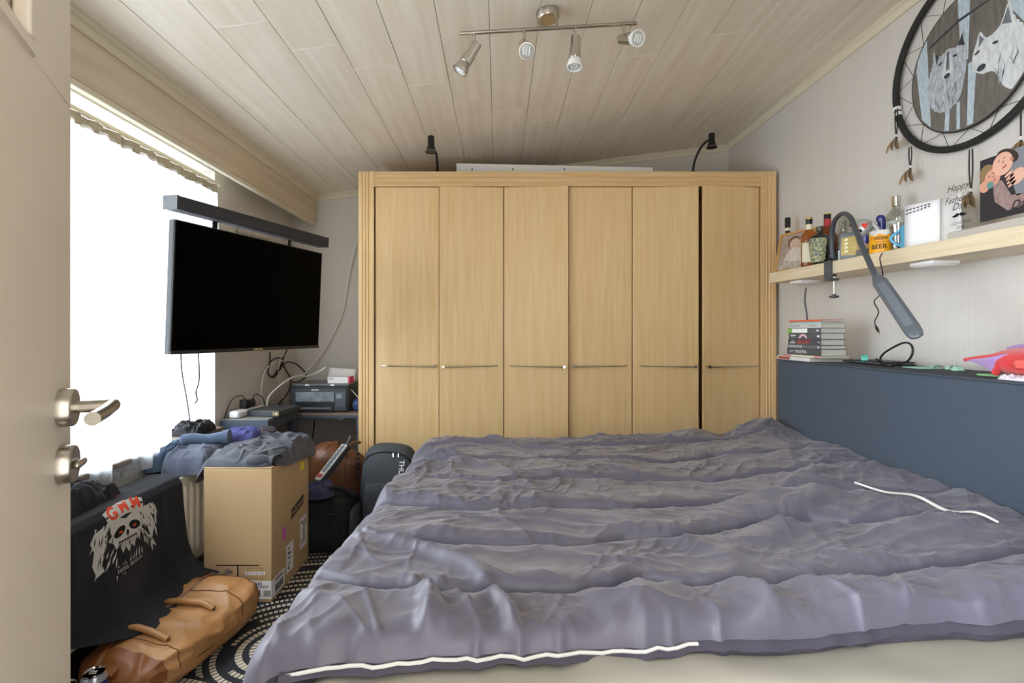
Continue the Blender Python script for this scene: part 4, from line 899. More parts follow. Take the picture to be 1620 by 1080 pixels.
# ================================================================ ON TOP OF THE WARDROBE
wbx = thing('shelf_plank', 'long white board lying on top of the wardrobe', 'plank', (.4, 3.6, WTOP))
zl, zr = H+(CY-258)/F*3.5, H+(CY-264.5)/F*3.5; x0, x1 = (722-CX)/F*3.5, (1033-CX)/F*3.5
G().hexa([(x0, 3.5, WTOP+.002), (x1, 3.5, WTOP+.002), (x1, 3.62, WTOP+.002), (x0, 3.62, WTOP+.002), (x0, 3.5, zl), (x1, 3.5, zr), (x1, 3.62, zr), (x0, 3.62, zl)]).make('board', m_white, wbx, .003)
for u in (747, 811, 893): G().tube([py_(u, 268.5, 3.5)+Vector((0, -.002, .004)), py_(u, 268.5, 3.5)+Vector((0, .004, .004))], .007, 10).make('screw', m_grey, wbx)
def cliplamp(lab, pts, hu, hv, Y):
    l = thing('clip_lamp', lab, 'lamp', pts[0]); cord('gooseneck', pts, .008, m_cord, l)
    b = pts[0]; BX('clamp', m_black, l, b.x-.02, b.x+.02, b.y-.02, b.y+.03, WTOP+.001, WTOP+.025, .003)
    c = py_(hu, hv, Y); M = Matrix.Translation(c)
    G().loft([(.012, .012, .062), (.02, .02, .056), (.021, .021, .0), (.023, .023, -.006), (.034, .034, -.035), (.036, .036, -.037), (.033, .033, -.034)], 24, M).make('lamp_head', m_black, l)
    G().loft([(.024, .024, -.012), (.0335, .0335, -.033)], 24, M, False).make('reflector', m_chrome, l)
b1 = py_(692, 274, 3.42); b1.z = WTOP+.02; b2 = py_(1096, 274, 3.42); b2.z = WTOP+.02
cliplamp('black clip-on lamp standing on the wardrobe left of the white panel', [b1, py_(692, 262, 3.36), py_(691, 250, 3.28), py_(689, 240, 3.18), py_(685, 233, 3.08)], 682, 231, 3.05)
cliplamp('black clip-on lamp with bent neck at the right end of the wardrobe top', [b2, py_(1099, 255, 3.42), py_(1107, 236, 3.42), py_(1116, 225, 3.42), py_(1123, 221, 3.42)], 1126, 225, 3.42)

# ================================================================ WALL SHELF on the right
SX = 1.62
def sz(y): return 1.531+.02*(y-1.558)/1.462
shf = thing('wall_shelf', 'pale wood floating shelf on the right wall', 'shelf', (1.74, 2.1, 1.5))
y0, y1 = 1.15, 3.02
G().hexa([(SX, y0, sz(y0)-.06), (XR-.001, y0, sz(y0)-.06), (XR-.001, y1, sz(y1)-.06), (SX, y1, sz(y1)-.06), (SX, y0, sz(y0)), (XR-.001, y0, sz(y0)), (XR-.001, y1, sz(y1)), (SX, y1, sz(y1))]).make('board', m_shelfw, shf, .002)
for lab, u, w in (('white light puck under the far end of the shelf above the books', 1273, .13), ('white light puck under the middle of the shelf', 1478, .13)):
    X = 1.70; y = X*F/(u-CX); z = sz(y)-.061; pk = thing('light_puck', lab, 'light', (X, y, z), group='pucks under the shelf')
    BX('housing', m_white, pk, X-.055, X+.055, y-.055, y+.055, z-.018, z, .006); BX('diffuser', mat('puck_diffuser', '#f2f2ee', .5), pk, X-.045, X+.045, y-.045, y+.045, z-.021, z-.018, .001)
pc = px_(1275, 455, 1.70)
cable('grey cable hanging from the light puck down behind the books', [pc, px_(1273, 475, 1.70), px_(1276, 495, 1.72), px_(1277, 510, 1.74), px_(1277, 540, 1.78)], .005, m_grey)
def sp_(u, X): y = X*F/(u-CX); return Vector((X, y, sz(y)+.001))

def bottle(name, lab, u, X, secs, m, liquid=None, cap=None, labels=(), n=32, rot=0, cat='bottle'):
    p = sp_(u, X); t = thing(name, lab, cat, p); M = Matrix.Translation(p) @ Matrix.Rotation(rot, 4, 'Z')
    G().loft(secs, n, M).make('glass', m, t)
    if cap: G().loft(cap[0], 20, M).make('cap', cap[1], t)
    for nm, se, mm in labels: G().loft(se, n, M, False).make(nm, mm, t)
    return t, M
m_amb = mat('amber_bottle', '#a5591c', .12, coat=.6, var=.3, col2='#6d3210', vs=14)
m_ambd = mat('amber_bottle_dark', '#7d3a16', .12, coat=.6, var=.3, vs=14)
sq = lambda r, z, e=7: (r, r, z, e)
# wine bottle behind the frame
bottle('wine_bottle', 'bottle with black cap behind the framed baby picture', 1246, 1.78, [(.035, .035, 0), (.037, .037, .01), (.037, .037, .19), (.030, .030, .22), (.014, .014, .25), (.013, .013, .31)], mat('dark_green_glass', '#26301f', .15, coat=.5), None, ([(.0155, .0155, .285), (.016, .016, .345), (.014, .014, .349)], m_black), [('neck_label', [(.0158, .0158, .268), (.0158, .0158, .285)], m_cream)])
t, M = bottle('whiskey_bottle', 'square amber honey whiskey bottle with cream label beside the baby picture', 1280, 1.665, [sq(.036, 0), sq(.039, .006), sq(.039, .155), (.037, .037, .165, 5), (.017, .017, .195, 2.2), (.014, .014, .205), (.014, .014, .235)], m_amb, None, ([(.0155, .0155, .228), (.0160, .0160, .252), (.0165, .0165, .253), (.0165, .0165, .262), (.014, .014, .263)], m_black), [('neck_label', [(.0162, .0162, .196), (.0152, .0152, .227)], m_cream), ('gold_ring', [(.0168, .0168, .254), (.0168, .0168, .261)], mat('gold', '#c9a24e', .3, .8))], rot=-.45)
deco('label', [rect(-.036, .022, .036, .118)+[], [(-.036, .118), (.036, .118), (.02, .135), (0, .14), (-.02, .135)]], lambda a, b: M @ Vector((-.0398, -a, b)), m_cream, t); deco('label', [rect(-.036, .022, .036, .125)], lambda a, b: M @ Vector((a, -.0398, b)), m_cream, t)
deco('lettering', [shift(text2d('JACK', .018, shear=.2), 0, .112), shift(text2d('Tennessee', .012, shear=.2), 0, .085), shift(text2d('HONEY', .013), 0, .068), shift(text2d('WHISKEY', .008), 0, .05)], lambda a, b: M @ Vector((-.0404, -a, b)), m_stitch, t)
t, M = bottle('patterned_bottle', 'stout black bottle with camouflage label in front of the whiskey bottles', 1297, 1.668, [(.030, .030, 0), (.036, .036, .008), (.047, .047, .09), (.050, .050, .125), (.045, .045, .145), (.028, .028, .158), (.014, .014, .165), (.013, .013, .18)], mat('black_glazed', '#1d2024', .2, coat=.6), None, ([(.0165, .0165, .178), (.0168, .0168, .186), (.0165, .0165, .198), (.014, .014, .2)], mat('bronze_cap', '#5d5a4a', .4, .6)))
def wrapm(M, f): return lambda a, b: M @ Vector((f(b)*math.cos(a), f(b)*math.sin(a), b))
fb = lambda b: np.interp(b, [0, .008, .09, .125, .145], [.030, .036, .047, .050, .045])*1.015
deco('label', [rect(math.pi*.82, .014, math.pi*1.52, .136)], wrapm(M, fb), mat('camo_label', '#b9b483', .5, var=.6, col2='#5b6b6c', vs=90, thr=(.42, .58)), t, .03)
t, M = bottle('fire_bottle', 'amber whiskey bottle with red neck label behind the patterned bottle', 1309, 1.745, [sq(.036, 0), sq(.039, .006), sq(.039, .155), (.037, .037, .165, 5), (.018, .018, .20, 2.2), (.015, .015, .21), (.015, .015, .25)], m_ambd, None, ([(.0162, .0162, .250), (.0165, .0165, .276), (.015, .015, .278)], m_black), [('neck_label', [(.0175, .0175, .212), (.0165, .0165, .25)], mat('red_label', '#b5323a', .5)), ('gold_ring', [(.0168, .0168, .274), (.0168, .0168, .279)], mat('gold', '#c9a24e', .3, .8))], rot=-.4)
t, M = bottle('shot_glass', 'small clear glass with dark rim beside the lamp clamp', 1330, 1.66, [(.018, .018, 0), (.019, .019, .004), (.022, .022, .052), (.0205, .0205, .052), (.0175, .0175, .008)], m_clear, None, None, [('dark_band', [(.0222, .0222, .048), (.0225, .0225, .054)], m_black)], cat='glass')
t, M = bottle('decanter', 'cut glass decanter standing behind the desk lamp neck', 1335, 1.80, [(.035, .035, 0), (.045, .045, .02), (.048, .048, .10), (.035, .035, .15), (.016, .016, .175), (.02, .02, .20), (.03, .03, .225), (.02, .02, .25)], m_clear, cat='decanter', n=10)
G().loft([(.03, .03, .005), (.04, .04, .02), (.042, .042, .09), (.02, .02, .12)], 12, M).make('contents', mat('pale_brandy', '#c9a98a', .3), t)
t, M = bottle('flask', 'grey boxy bottle with gold label behind the desk lamp neck', 1347, 1.665, [(.042, .028, 0, 8), (.044, .030, .004, 8), (.044, .030, .112, 8), (.040, .026, .122, 6), (.012, .012, .126, 3)], mat('grey_glaze', '#6f747c', .35, coat=.4), rot=-.9)
deco('label', [[(-.032, .018), (.03, .014), (.032, .05), (.03, .104), (-.030, .100), (-.033, .05)]], lambda a, b: M @ Vector((a, -.0306, b)), mat('gold_label', '#b79f5c', .4, .3, var=.3, vs=60), t); deco('label_print', [ell(-.012, .035+.018*k, .009, .006, 10, .6) for k in range(4)], lambda a, b: M @ Vector((a, -.0312, b)), m_cream, t)
# silver and blue figurine
fg = thing('figurine', 'silver and dark blue card-suit figurine with red hearts on the shelf', 'figurine', sp_(1368, 1.72)); c0 = sp_(1368, 1.70)
MF = Matrix.Translation(c0) @ Matrix.Rotation(-.75, 4, 'Z')
G().loft([(.035, .025, 0, 3), (.036, .026, .01, 3), (.02, .015, .02), (.014, .012, .06), (.02, .015, .10)], 20, MF).make('base', m_bluep, fg)
G().loft([(.012, .012, .095), (.036, .026, .11), (.044, .03, .135), (.040, .028, .165), (.02, .016, .18)], 24, MF @ Matrix.Translation((-.012, 0, 0))).make('silver_head', mat('silver_paint', '#c4c6c4', .35, .5, var=.3, vs=60), fg)
G().tube(spline([MF @ Vector(p) for p in ((.03, .0, .155), (.052, -.004, .12), (.045, -.006, .07), (.02, -.01, .02), (.012, -.012, .0))], 6), .010, 10).make('silver_tail', mat('silver_paint', '#c4c6c4', .35, .5), fg)
G().tube(spline([MF @ Vector(p) for p in ((.03, .03, .03), (.055, .03, .10), (.06, .03, .16), (.05, .03, .195))], 6), [.016]*14+[.018, .018, .016, .012, .006], 12).make('blue_fin', m_bluep, fg)
hrt = [(0, -.016), (.012, 0), (.012, .008), (.006, .012), (0, .006), (-.006, .012), (-.012, .008), (-.012, 0)]
for hx, hy in ((-.032, .138), (.004, .146)): deco('heart', [[(a+hx, b+hy) for a, b in hrt]], lambda a, b: MF @ Vector((a, -.032, b)), m_print_r, fg)
for hx, hy in ((-.046, .155), (-.014, .124)): deco('spade', [[(a*.7+hx, -b*.7+hy) for a, b in hrt]], lambda a, b: MF @ Vector((a, -.0315, b)), m_ink, fg)
bwl = thing('black_hat', 'black domed shape standing behind the yellow mug', 'hat', sp_(1392, 1.78)); p = sp_(1396, 1.785)
G().loft([(.07, .05, 0, 2), (.07, .05, .02), (.064, .046, .08), (.05, .035, .115), (.022, .015, .135), (.005, .003, .138)], 28, Matrix.Translation(p)).make('dome', m_black, bwl, sub=1)
cbx = thing('small_carton', 'small tan and grey cartons beside the yellow mug', 'box', sp_(1370, 1.66)); p = sp_(1370, 1.665)
BX('lower_carton', m_grey, cbx, p.x-.025, p.x+.02, p.y-.02, p.y+.03, p.z, p.z+.032, .002); BX('upper_carton', m_card, cbx, p.x-.02, p.x+.018, p.y-.02, p.y+.03, p.z+.033, p.z+.055, .002)
def mug(name, lab, u, X, r, h, m, handle=None, inner=None):
    p = sp_(u, X); t = thing(name, lab, 'mug', p); M = Matrix.Translation(p)
    G().loft([(r*.9, r*.9, 0), (r, r, .004), (r, r, h-.003), (r-.002, r-.002, h), (r-.004, r-.004, h-.003), (r-.005, r-.005, .008)], 40, M).make('body', m, t)
    if handle is not None:
        q = [M @ (Matrix.Rotation(handle, 4, 'Z') @ Vector((r-.002+.032*math.sin(math.pi*k/10), 0, h*.18+h*.64*k/10))) for k in range(11)]
        G().tube(q, .006, 10).make('handle', m, t)
    return t, M
m_ceram = mat('white_ceramic', '#eceae6', .25, coat=.5)
t, M = mug('yellow_mug', 'yellow and white mug with beer lettering on the shelf', 1395, 1.672, .045, .098, m_ceram, .9)
fm = lambda b: .0454
foam = [(math.pi*.62, .002), (math.pi*1.62, .002)]+[(math.pi*(1.62-k*.1), .078+.006*math.sin(k*2.1)) for k in range(11)]
deco('beer_print', [foam], wrapm(M, fm), m_yellow, t, .12)
mt = lambda a, b: M @ Vector((.0460*math.cos(math.pi*1.22+a/.045), .0460*math.sin(math.pi*1.22+a/.045), b))
deco('lettering', [shift(text2d('I WISH', .020, bold=.0003), 0, .062), shift(text2d('BEER', .027, bold=.0005), 0, .026), shift(text2d('THIS WAS', .008), 0, .046)], mt, m_ink, t, .01)
mug('blue_mug', 'light blue mug half hidden behind the greeting card', 1444, 1.70, .042, .098, m_bluel, 2.6)
t, M = bottle('tall_glass', 'brownish tumbler between the yellow mug and the blue mug', 1421, 1.70, [(.026, .026, 0), (.028, .028, .004), (.031, .031, .12), (.0295, .0295, .12), (.026, .026, .008)], m_clear, cat='glass')
G().loft([(.025, .025, .008, 2), (.0285, .0285, .108)], 24, M).make('contents', mat('cola_tint', '#6a4a44', .4, var=.4, vs=40), t)
t, M = bottle('clear_bottle', 'clear glass spirit bottle with silver cap behind the card', 1418, 1.775, [(.034, .034, 0), (.037, .037, .01), (.037, .037, .16), (.034, .034, .185), (.018, .018, .205), (.014, .014, .215), (.014, .014, .25)], m_clear, None, ([(.0165, .0165, .218), (.017, .017, .262), (.015, .015, .264)], m_chrome))
deco('label', [rect(math.pi*.75, .05, math.pi*1.5, .15)], wrapm(M, lambda b: .0375), mat('faded_label', '#cfd2cc', .5, var=.5, vs=50), t, .1)
# greeting card, standing open
gc = thing('greeting_card', 'white greeting card standing open with a bunting print on the shelf', 'card', sp_(1470, 1.66))
ca = px_(1431, 390, 1.655); ca.z = sz(ca.y)+.001; cm = px_(1487, 380, 1.69); cm.z = sz(cm.y)+.001; ce = px_(1521, 370, 1.672); ce.z = sz(ce.y)+.001
hC = .172
for nm, a, b in (('left_leaf', ca, cm), ('right_leaf', cm, ce)): G().grid(4, 4, lambda s, t: a.lerp(b, s)+Vector((0, 0, hC*t))).make(nm, mat('card_white', '#eeeef2', .6), gc, solid=.0012)
ev = (cm-ca); lv = ev.length; ev = ev/lv; nC = Vector((-abs(ev.y), ev.x*(1 if ev.y < 0 else -1), 0)).normalized()
if nC.dot(-ca) < 0: nC = -nC
cmap = lambda a, b: ca+ev*a+Vector((0, 0, b))+nC*.002
for zz, dz in ((.153, .012), (.138, .022)):
    deco('bunting_string', [[(.004+lv*.045*k, zz+dz*(k/20)**1.3) for k in range(16)]+[(.004+lv*.045*k, zz+.0012+dz*(k/20)**1.3) for k in range(15, -1, -1)]], cmap, m_ink, gc)
    for k in range(7): x = .012+lv*.105*k; y = zz+dz*(x/lv*1.1/.9*.9/1)**1.3*.8; deco('bunting_flag', [[(x-.005, y+.002), (x+.005, y+.003), (x, y-.004)]], cmap, m_ink, gc)
# acrylic plate with photo
ap = thing('acrylic_photo', 'clear acrylic plaque with fathers day lettering and a photo of two people', 'photo plaque', sp_(1560, 1.65))
aa = px_(1482, 372, 1.646); aa.z = sz(aa.y)+.012; ab = aa.copy(); ab.y = 1.30; ab.x = 1.646; ab.z = aa.z
LA = aa.y-ab.y; hA = .205
G().box(1.646, 1.651, ab.y, aa.y, aa.z, aa.z+hA).make('acrylic_sheet', m_acryl, ap, .001)
BX('base', mat('acrylic_base', '#b9b4ab', .3), ap, 1.632, 1.668, ab.y, aa.y-.06, sz(1.6)+.001, aa.z+.012, .003)
am = lambda k: (lambda a, b: Vector((1.6455-.0005*k, aa.y-a, aa.z+b)))
def au(u): return aa.y-1.646*F/(u-CX)
def av(u, v): return (H-(v-CY)/F*(1.646*F/(u-CX)))-aa.z
def at_(tx, u, v, rot=0): return shift(tx, au(u), av(u, v), rot)
deco('lettering', [at_(text2d('Happy', .034, shear=.4), 1515, 296), at_(text2d("Father's", .032, shear=.4), 1514, 315), at_(text2d('Day', .034, shear=.4), 1517, 326)], am(1), m_ink, ap)
deco('lettering', [at_(text2d('I LOVE YOU', .015), 1520, 352), at_(text2d('2024', .015), 1520, 359)], am(1), m_ink, ap)
mx_, my_ = au(1518), av(1518, 339); deco('moustache', [[(mx_-.03, my_-.002), (mx_-.02, my_-.008), (mx_-.006, my_-.006), (mx_, my_-.001), (mx_+.006, my_-.006), (mx_+.02, my_-.008), (mx_+.03, my_-.002), (mx_+.018, my_+.002), (mx_+.008, my_+.007), (mx_, my_+.003), (mx_-.008, my_+.007), (mx_-.018, my_+.002)]], am(1), m_ink, ap)
f0 = au(1551); fb_ = av(1556, 351); ftop = av(1551, 262); q = 1.0
fw, fh_ = .17, ftop-fb_
pm = lambda k: (lambda a, b: am(1+k)(f0+a*fw, fb_+b*fh_))
deco('photo', [rect(0, 0, 1, 1.08)], pm(0), mat('photo_dark', '#2c2a30', .5), ap)
m_sk = mat('photo_skin', '#d29a84', .6); m_skl = mat('photo_skin_light', '#dfae98', .6)
deco('photo_arm', [[(.55, 1.08), (1, 1.08), (1, .35), (.72, .30), (.62, .6)]], pm(1), mat('photo_grey', '#7d8088', .6), ap)
deco('photo_arm', [[(.25, .70), (.45, .62), (.62, .34), (.86, .32), (.85, .12), (.55, .1), (.3, .3)]], pm(1), mat('photo_tattoo', '#a58a86', .6, var=.4, vs=70), ap)
deco('photo_hair', [ell(.17, .78, .17, .20, 18, .5)], pm(1), mat('photo_hair', '#8d7350', .6), ap); deco('photo_face', [ell(.26, .72, .17, .15, 18, .6)], pm(2), m_sk, ap)
deco('photo_hair', [ell(.55, 1.0, .22, .12, 18, -.4)], pm(2), mat('photo_hair_dark', '#3a2d28', .6), ap); deco('photo_face', [ell(.46, .90, .20, .19, 18, .5)], pm(3), m_skl, ap)
deco('photo_hand', [ell(.74, .62, .16, .12, 14, .5)]+[ell(.58+.02*k, .70-.06*k, .09, .024, 10, .5) for k in range(4)], pm(4), m_skl, ap); deco('photo_hand', [ell(.10, .60, .11, .10, 14)], pm(3), m_sk, ap); deco('photo_watch', [ell(.22, .60, .07, .06, 14)], pm(5), mat('photo_teal', '#5f8f8a', .5), ap)
m_ph = mat('photo_hair_dark', '#3a2d28', .6)
for ex, ey, r in ((.40, .955, .5), (.50, .99, .5), (.20, .755, .6), (.29, .79, .6)): deco('photo_eye', [ell(ex, ey, .022, .008, 8, r)], pm(5), m_ph, ap)
for ex, ey in ((.475, .915), (.28, .715)): deco('photo_nose', [[(ex-.012, ey+.03), (ex+.012, ey+.035), (ex+.022, ey-.012), (ex-.006, ey-.018)]], pm(5), mat('photo_shade', '#b57f6c', .6), ap)
deco('photo_ear', [ell(.64, .93, .03, .045, 10, .4)], pm(4), mat('photo_shade', '#b57f6c', .6), ap); deco('photo_mouth', [ell(.305, .665, .04, .010, 10, .5)], pm(4), mat('photo_lip', '#a8524f', .6), ap)
deco('photo_mouth', [ell(.50, .84, .055, .016, 10, .5)], pm(4), mat('photo_lip', '#a8524f', .6), ap); deco('lettering', [shift(text2d('Dad', .036, shear=.4), f0+fw*.80, fb_+fh_*.16)], am(8), m_ink, ap)
# framed baby picture
bf = thing('picture_frame', 'sepia baby picture in a thin wooden frame at the far end of the shelf', 'picture frame', sp_(1240, 1.7))
fa = Vector((1.640, 3.005, sz(3.0)+.001)); fe = Vector((1.700, 2.765, sz(2.77)+.001)); fx_ = (fe-fa); wF = fx_.length; fx_ = fx_/wF
nF = Vector((fx_.y, -fx_.x, 0)).normalized(); nF = -nF if nF.dot(-fa) < 0 else nF
fy_ = (Vector((0, 0, 1))-nF*.22).normalized(); hF = .235
FM = Matrix(((fx_.x, nF.x, fy_.x, fa.x), (fx_.y, nF.y, fy_.y, fa.y), (fx_.z, nF.z, fy_.z, fa.z), (0, 0, 0, 1)))
fm_w = mat('frame_pine', '#c99a5c', .5)
for x0, x1, z0, z1 in ((0, wF, 0, .012), (0, wF, hF-.012, hF), (0, .012, .012, hF-.012), (wF-.012, wF, .012, hF-.012)): BX('frame_side', fm_w, bf, x0, x1, -.016, .004, z0, z1, .002, FM)
bpm_ = lambda k: (lambda a, b: FM @ Vector((.012+a*(wF-.024), -.004+.0006*k, .012+b*(hF-.024))))
sep = lambda n, c, **k: mat('sepia_'+n, c, .6, **k)
BX('backing', sep('board', '#8a7765'), bf, .006, wF-.006, -.014, -.005, .006, hF-.006, .001, FM)
deco('picture', [rect(0, 0, 1, 1)], bpm_(0), sep('bg', '#b3a090', var=.35, vs=9, stretch=(3, 3, 12)), bf)
deco('picture_blanket', [[(0, 0), (1, 0), (1, .40), (.8, .33), (.6, .42), (.3, .30), (0, .2)]], bpm_(1), sep('blanket', '#c9bbad', var=.5, vs=40), bf)
deco('picture_dress', [[(.18, .25), (.27, .50), (.42, .60), (.62, .58), (.80, .42), (.85, .22), (.5, .2)]], bpm_(2), sep('dress', '#d8cdc2', var=.2, vs=30), bf)
deco('picture_hair', [ell(.42, .76, .20, .17, 18)], bpm_(3), sep('hair', '#6f5848'), bf); deco('picture_face', [ell(.46, .71, .16, .145, 18)], bpm_(4), sep('face', '#cdb09a'), bf)
for q in (.41, .53): deco('picture_eye', [ell(q, .73, .018, .012, 8)], bpm_(5), sep('hair', '#6f5848'), bf)
deco('picture_mouth', [ell(.47, .645, .03, .012, 8)], bpm_(5), sep('lip', '#9d6f60'), bf)

# ================================================================ CLAMP LAMP on the shelf
cl = thing('clamp_lamp', 'dark grey gooseneck lamp clamped to the shelf edge', 'lamp', px_(1310, 430, 1.61))
m_lg = mat('lamp_grey', '#4b4f55', .45)
yc = 1.612*F/(1310.5-CX); zt_ = sz(yc); zb_ = zt_-.06
BX('clamp_body', m_lg, cl, 1.603, 1.619, yc-.022, yc+.022, zb_-.025, zt_+.014, .003)
BX('clamp_jaw', m_lg, cl, 1.603, 1.66, yc-.022, yc+.022, zt_+.001, zt_+.014, .003); BX('clamp_lower_jaw', m_lg, cl, 1.603, 1.655, yc-.016, yc+.016, zb_-.034, zb_-.022, .003)
G().tube([(1.64, yc, zb_-.012), (1.64, yc, zb_-.11)], .0045, 10).make('clamp_screw', m_chrome, cl)
G().lathe([(.010, 0), (.012, .003), (.012, .006), (.004, .010)], (1.64, yc, zb_-.012), 16).make('clamp_pad', m_black, cl); G().lathe([(.008, 0), (.021, .003), (.021, .011), (.008, .014), (.008, .02)], (1.64, yc, zb_-.118), 20).make('clamp_knob', m_dark, cl)
deco('print_mark', [rect(-.006, -.03, -.002, .0), rect(.002, -.024, .006, -.006)], lambda a, b: Vector((1.6024, yc-a, zt_-.025+b)), m_grey, cl)
G().lathe([(.014, 0), (.013, .02), (.0105, .03)], (1.63, yc-.004, zt_+.013), 16).make('neck_socket', m_lg, cl)
nk = [Vector((1.63, yc-.004, zt_+.03)), px_(1316, 375, 1.625), px_(1319, 353, 1.61), px_(1327, 341, 1.595), px_(1337, 338, 1.58), px_(1346, 345, 1.56), px_(1353, 362, 1.54), px_(1362, 385, 1.515), px_(1374, 412, 1.485), px_(1387, 440, 1.455)]
cord('gooseneck', nk, .0105, m_lg, cl, 12)
ha_, hb_ = px_(1384, 434, 1.462), px_(1452, 534, 1.40); hv_ = (hb_-ha_); hl = hv_.length; hv_ = hv_/hl
fx0 = Vector((-.55, -.80, -.1)); fx0 = (fx0-hv_*fx0.dot(hv_)).normalized(); sx0 = hv_.cross(fx0)
HM = Matrix(((sx0.x, fx0.x, hv_.x, ha_.x), (sx0.y, fx0.y, hv_.y, ha_.y), (sx0.z, fx0.z, hv_.z, ha_.z), (0, 0, 0, 1)))
G().loft([(.011, .010, -.01), (.013, .011, .01), (.020, .013, .035, 3), (.025, .014, .055, 3), (.0255, .014, hl-.05, 3), (.024, .013, hl-.025, 3), (.019, .010, hl-.008, 2.6), (.008, .004, hl, 2)], 28, HM).make('lamp_head', mat('lamp_head_grey', '#5a6068', .35, coat=.2), cl)
G().loft([(.010, .001, .07, 3), (.0135, .0012, .078, 4), (.0135, .0012, hl-.058, 4), (.010, .001, hl-.05, 3)], 20, HM @ Matrix.Translation((.0, .0142, 0))).make('light_strip', mat('lamp_panel', '#6c737b', .4), cl)
cable('thin black cable with plug hanging from the clamp lamp neck', [px_(1396, 400, 1.615), px_(1392, 408, 1.605), px_(1394, 420, 1.6), px_(1397, 440, 1.58), px_(1392, 465, 1.56), px_(1383, 477, 1.56), px_(1390, 493, 1.56), px_(1384, 508, 1.56), px_(1386, 517, 1.56)], .0022, m_cord)
pl = thing('cable_plug', 'small barrel plug at the end of the thin black cable', 'plug', px_(1387, 520, 1.56)); q0, q1 = px_(1385.5, 516, 1.56), px_(1390, 525, 1.56)
G().tube([q0, q0.lerp(q1, .5), q1], [.004, .0055, .0035], 10).make('grip', m_cord, pl); G().tube([q1, q1+(q1-q0)*.35], .002, 8).make('tip', m_chrome, pl)

# ================================================================ ON THE HEADBOARD
ZT = ZH+.001
BKM = Matrix.Translation((1.562, 2.445, 0)) @ Matrix.Rotation(.10, 4, 'Z')      # near left corner of the pile; x towards the wall, y along the wall
def book(lab, z, h, dx, dy, w, l, spine, deco_fn=None, rot=0, cover=None):
    M = BKM @ Matrix.Translation((dx, dy, z)) @ Matrix.Rotation(rot, 4, 'Z'); b = thing('book', lab, 'book', M.to_translation(), group='pile of books on the headboard')
    BX('pages', m_page, b, .002, w-.003, .004, l-.004, .0014, h-.0014, .0005, M)
    sp = mat('spine_'+spine, spine, .5); cv = cover or sp
    BX('lower_cover', cv, b, 0, w, 0, l, 0, .0014, .0003, M); BX('upper_cover', cv, b, 0, w, 0, l, h-.0014, h, .0003, M); BX('spine', sp, b, -.001, .0016, 0, l, .0002, h-.0002, .0004, M)
    if deco_fn: deco_fn(b, lambda a, c: M @ Vector((-.0017, l-a, c)), l, h)
    return b
def tx(*items):
    def f(b, mp, l, h):
        for it in items:
            if it[0] == 't': deco('lettering', [shift(text2d(it[1], it[2]*h*1.45, 'LEFT'), it[3]*l, it[4]*h)], mp, it[5], b)
            else: deco('spine_patch', [rect(it[1]*l, it[2]*h, it[3]*l, it[4]*h)], lambda a, c: mp(a, c)-BKM.to_3x3() @ Vector((-.0003, 0, 0)) if it[0] == 'r' else mp(a, c), it[5], b)
    return f
m_w = m_label; m_rd = mat('title_red', '#d2493c', .6)
m_spg = mat('spine_green', '#7fbf4d', .6); m_spb = mat('spine_band', '#55595e', .6)
z = ZT+.021
stack = [('red and cream spined thin book under the dark thrillers', .009, '#e3ddc0', -.012, -.01, .155, .27, [('p', 0, 0, .24, 1, mat('spine_pink', '#d98a92', .6)), ('p', .84, 0, 1, 1, mat('spine_pink', '#d98a92', .6))]),
 ('thick dark book titled MAFFIA near the bottom of the pile', .034, '#4d4f53', 0, 0, .135, .245, [('t', 'MAFFIA', .52, .26, .48, m_w), ('p', .10, .60, .23, .66, m_w), ('p', .06, .38, .22, .43, m_w)]),
 ('dark book titled UNDERCOVER above MAFFIA', .018, '#66696d', 0, .002, .134, .238, [('t', 'UNDERCOVER', .62, .03, .5, m_w), ('p', .92, .3, .96, .7, m_w)]),
 ('dark book with red JACHT title in the middle of the pile', .029, '#4b4d52', 0, .002, .126, .234, [('t', 'JACHT', .78, .30, .48, m_rd), ('p', .11, .62, .20, .74, m_w), ('p', .06, .26, .24, .42, m_w), ('p', .92, .42, .97, .56, m_w)]),
 ('dark grey book with a round pink emblem on its spine', .031, '#52565b', 0, .002, .126, .230, [('p', .06, .56, .24, .70, m_w), ('p', .08, .32, .22, .38, m_w), ('p', .9, .34, .97, .64, m_w)]),
 ('grey book with green and white spine label', .025, '#5b5f64', -.002, 0, .134, .236, [('p', .0, .05, .13, .95, m_spg), ('p', .14, .08, .62, .92, m_w), ('p', .88, .35, .95, .65, m_w)]),
 ('pale grey book with faded title high in the pile', .023, '#c7c9c4', 0, .0, .128, .230, [('t', 'HELLS ANGEL', .36, .05, .5, m_spb), ('p', .66, .35, .9, .65, mat('spine_mist', '#9da3a2', .6))]),
 ('thin turquoise book second from the top of the pile', .008, '#9ccdc8', .004, .006, .118, .216, []),
 ('thin orange-red book on top of the pile', .010, '#e0644a', 0, .004, .118, .226, [])]
for lab, h, c, dx_, dy_, w, l, it in stack:
    b = book(lab, z, h-.0004, dx_, dy_, w, l, c, tx(*it) if it else None)
    if 'emblem' in lab:
        M = BKM @ Matrix.Translation((dx_, dy_, z)); arc = [(.5*l*.94+.030*math.cos(a), .004+.022*math.sin(a)) for a in (math.pi*k/14 for k in range(15))]+[(.5*l*.94+.017*math.cos(a), .004+.011*math.sin(a)) for a in (math.pi*k/14 for k in range(14, -1, -1))]
        deco('spine_emblem', [arc], lambda a, c_: M @ Vector((-.0017, l-a, c_)), mat('emblem_pink', '#d8b4bd', .6), b)
    z += h
book('white magazine with red band lying askew under the pile', ZT, .019, -.022, .05, .17, .29, '#dedede', tx(('p', .05, .15, .42, .85, mat('band_rust', '#a8503c', .6))), -.10)
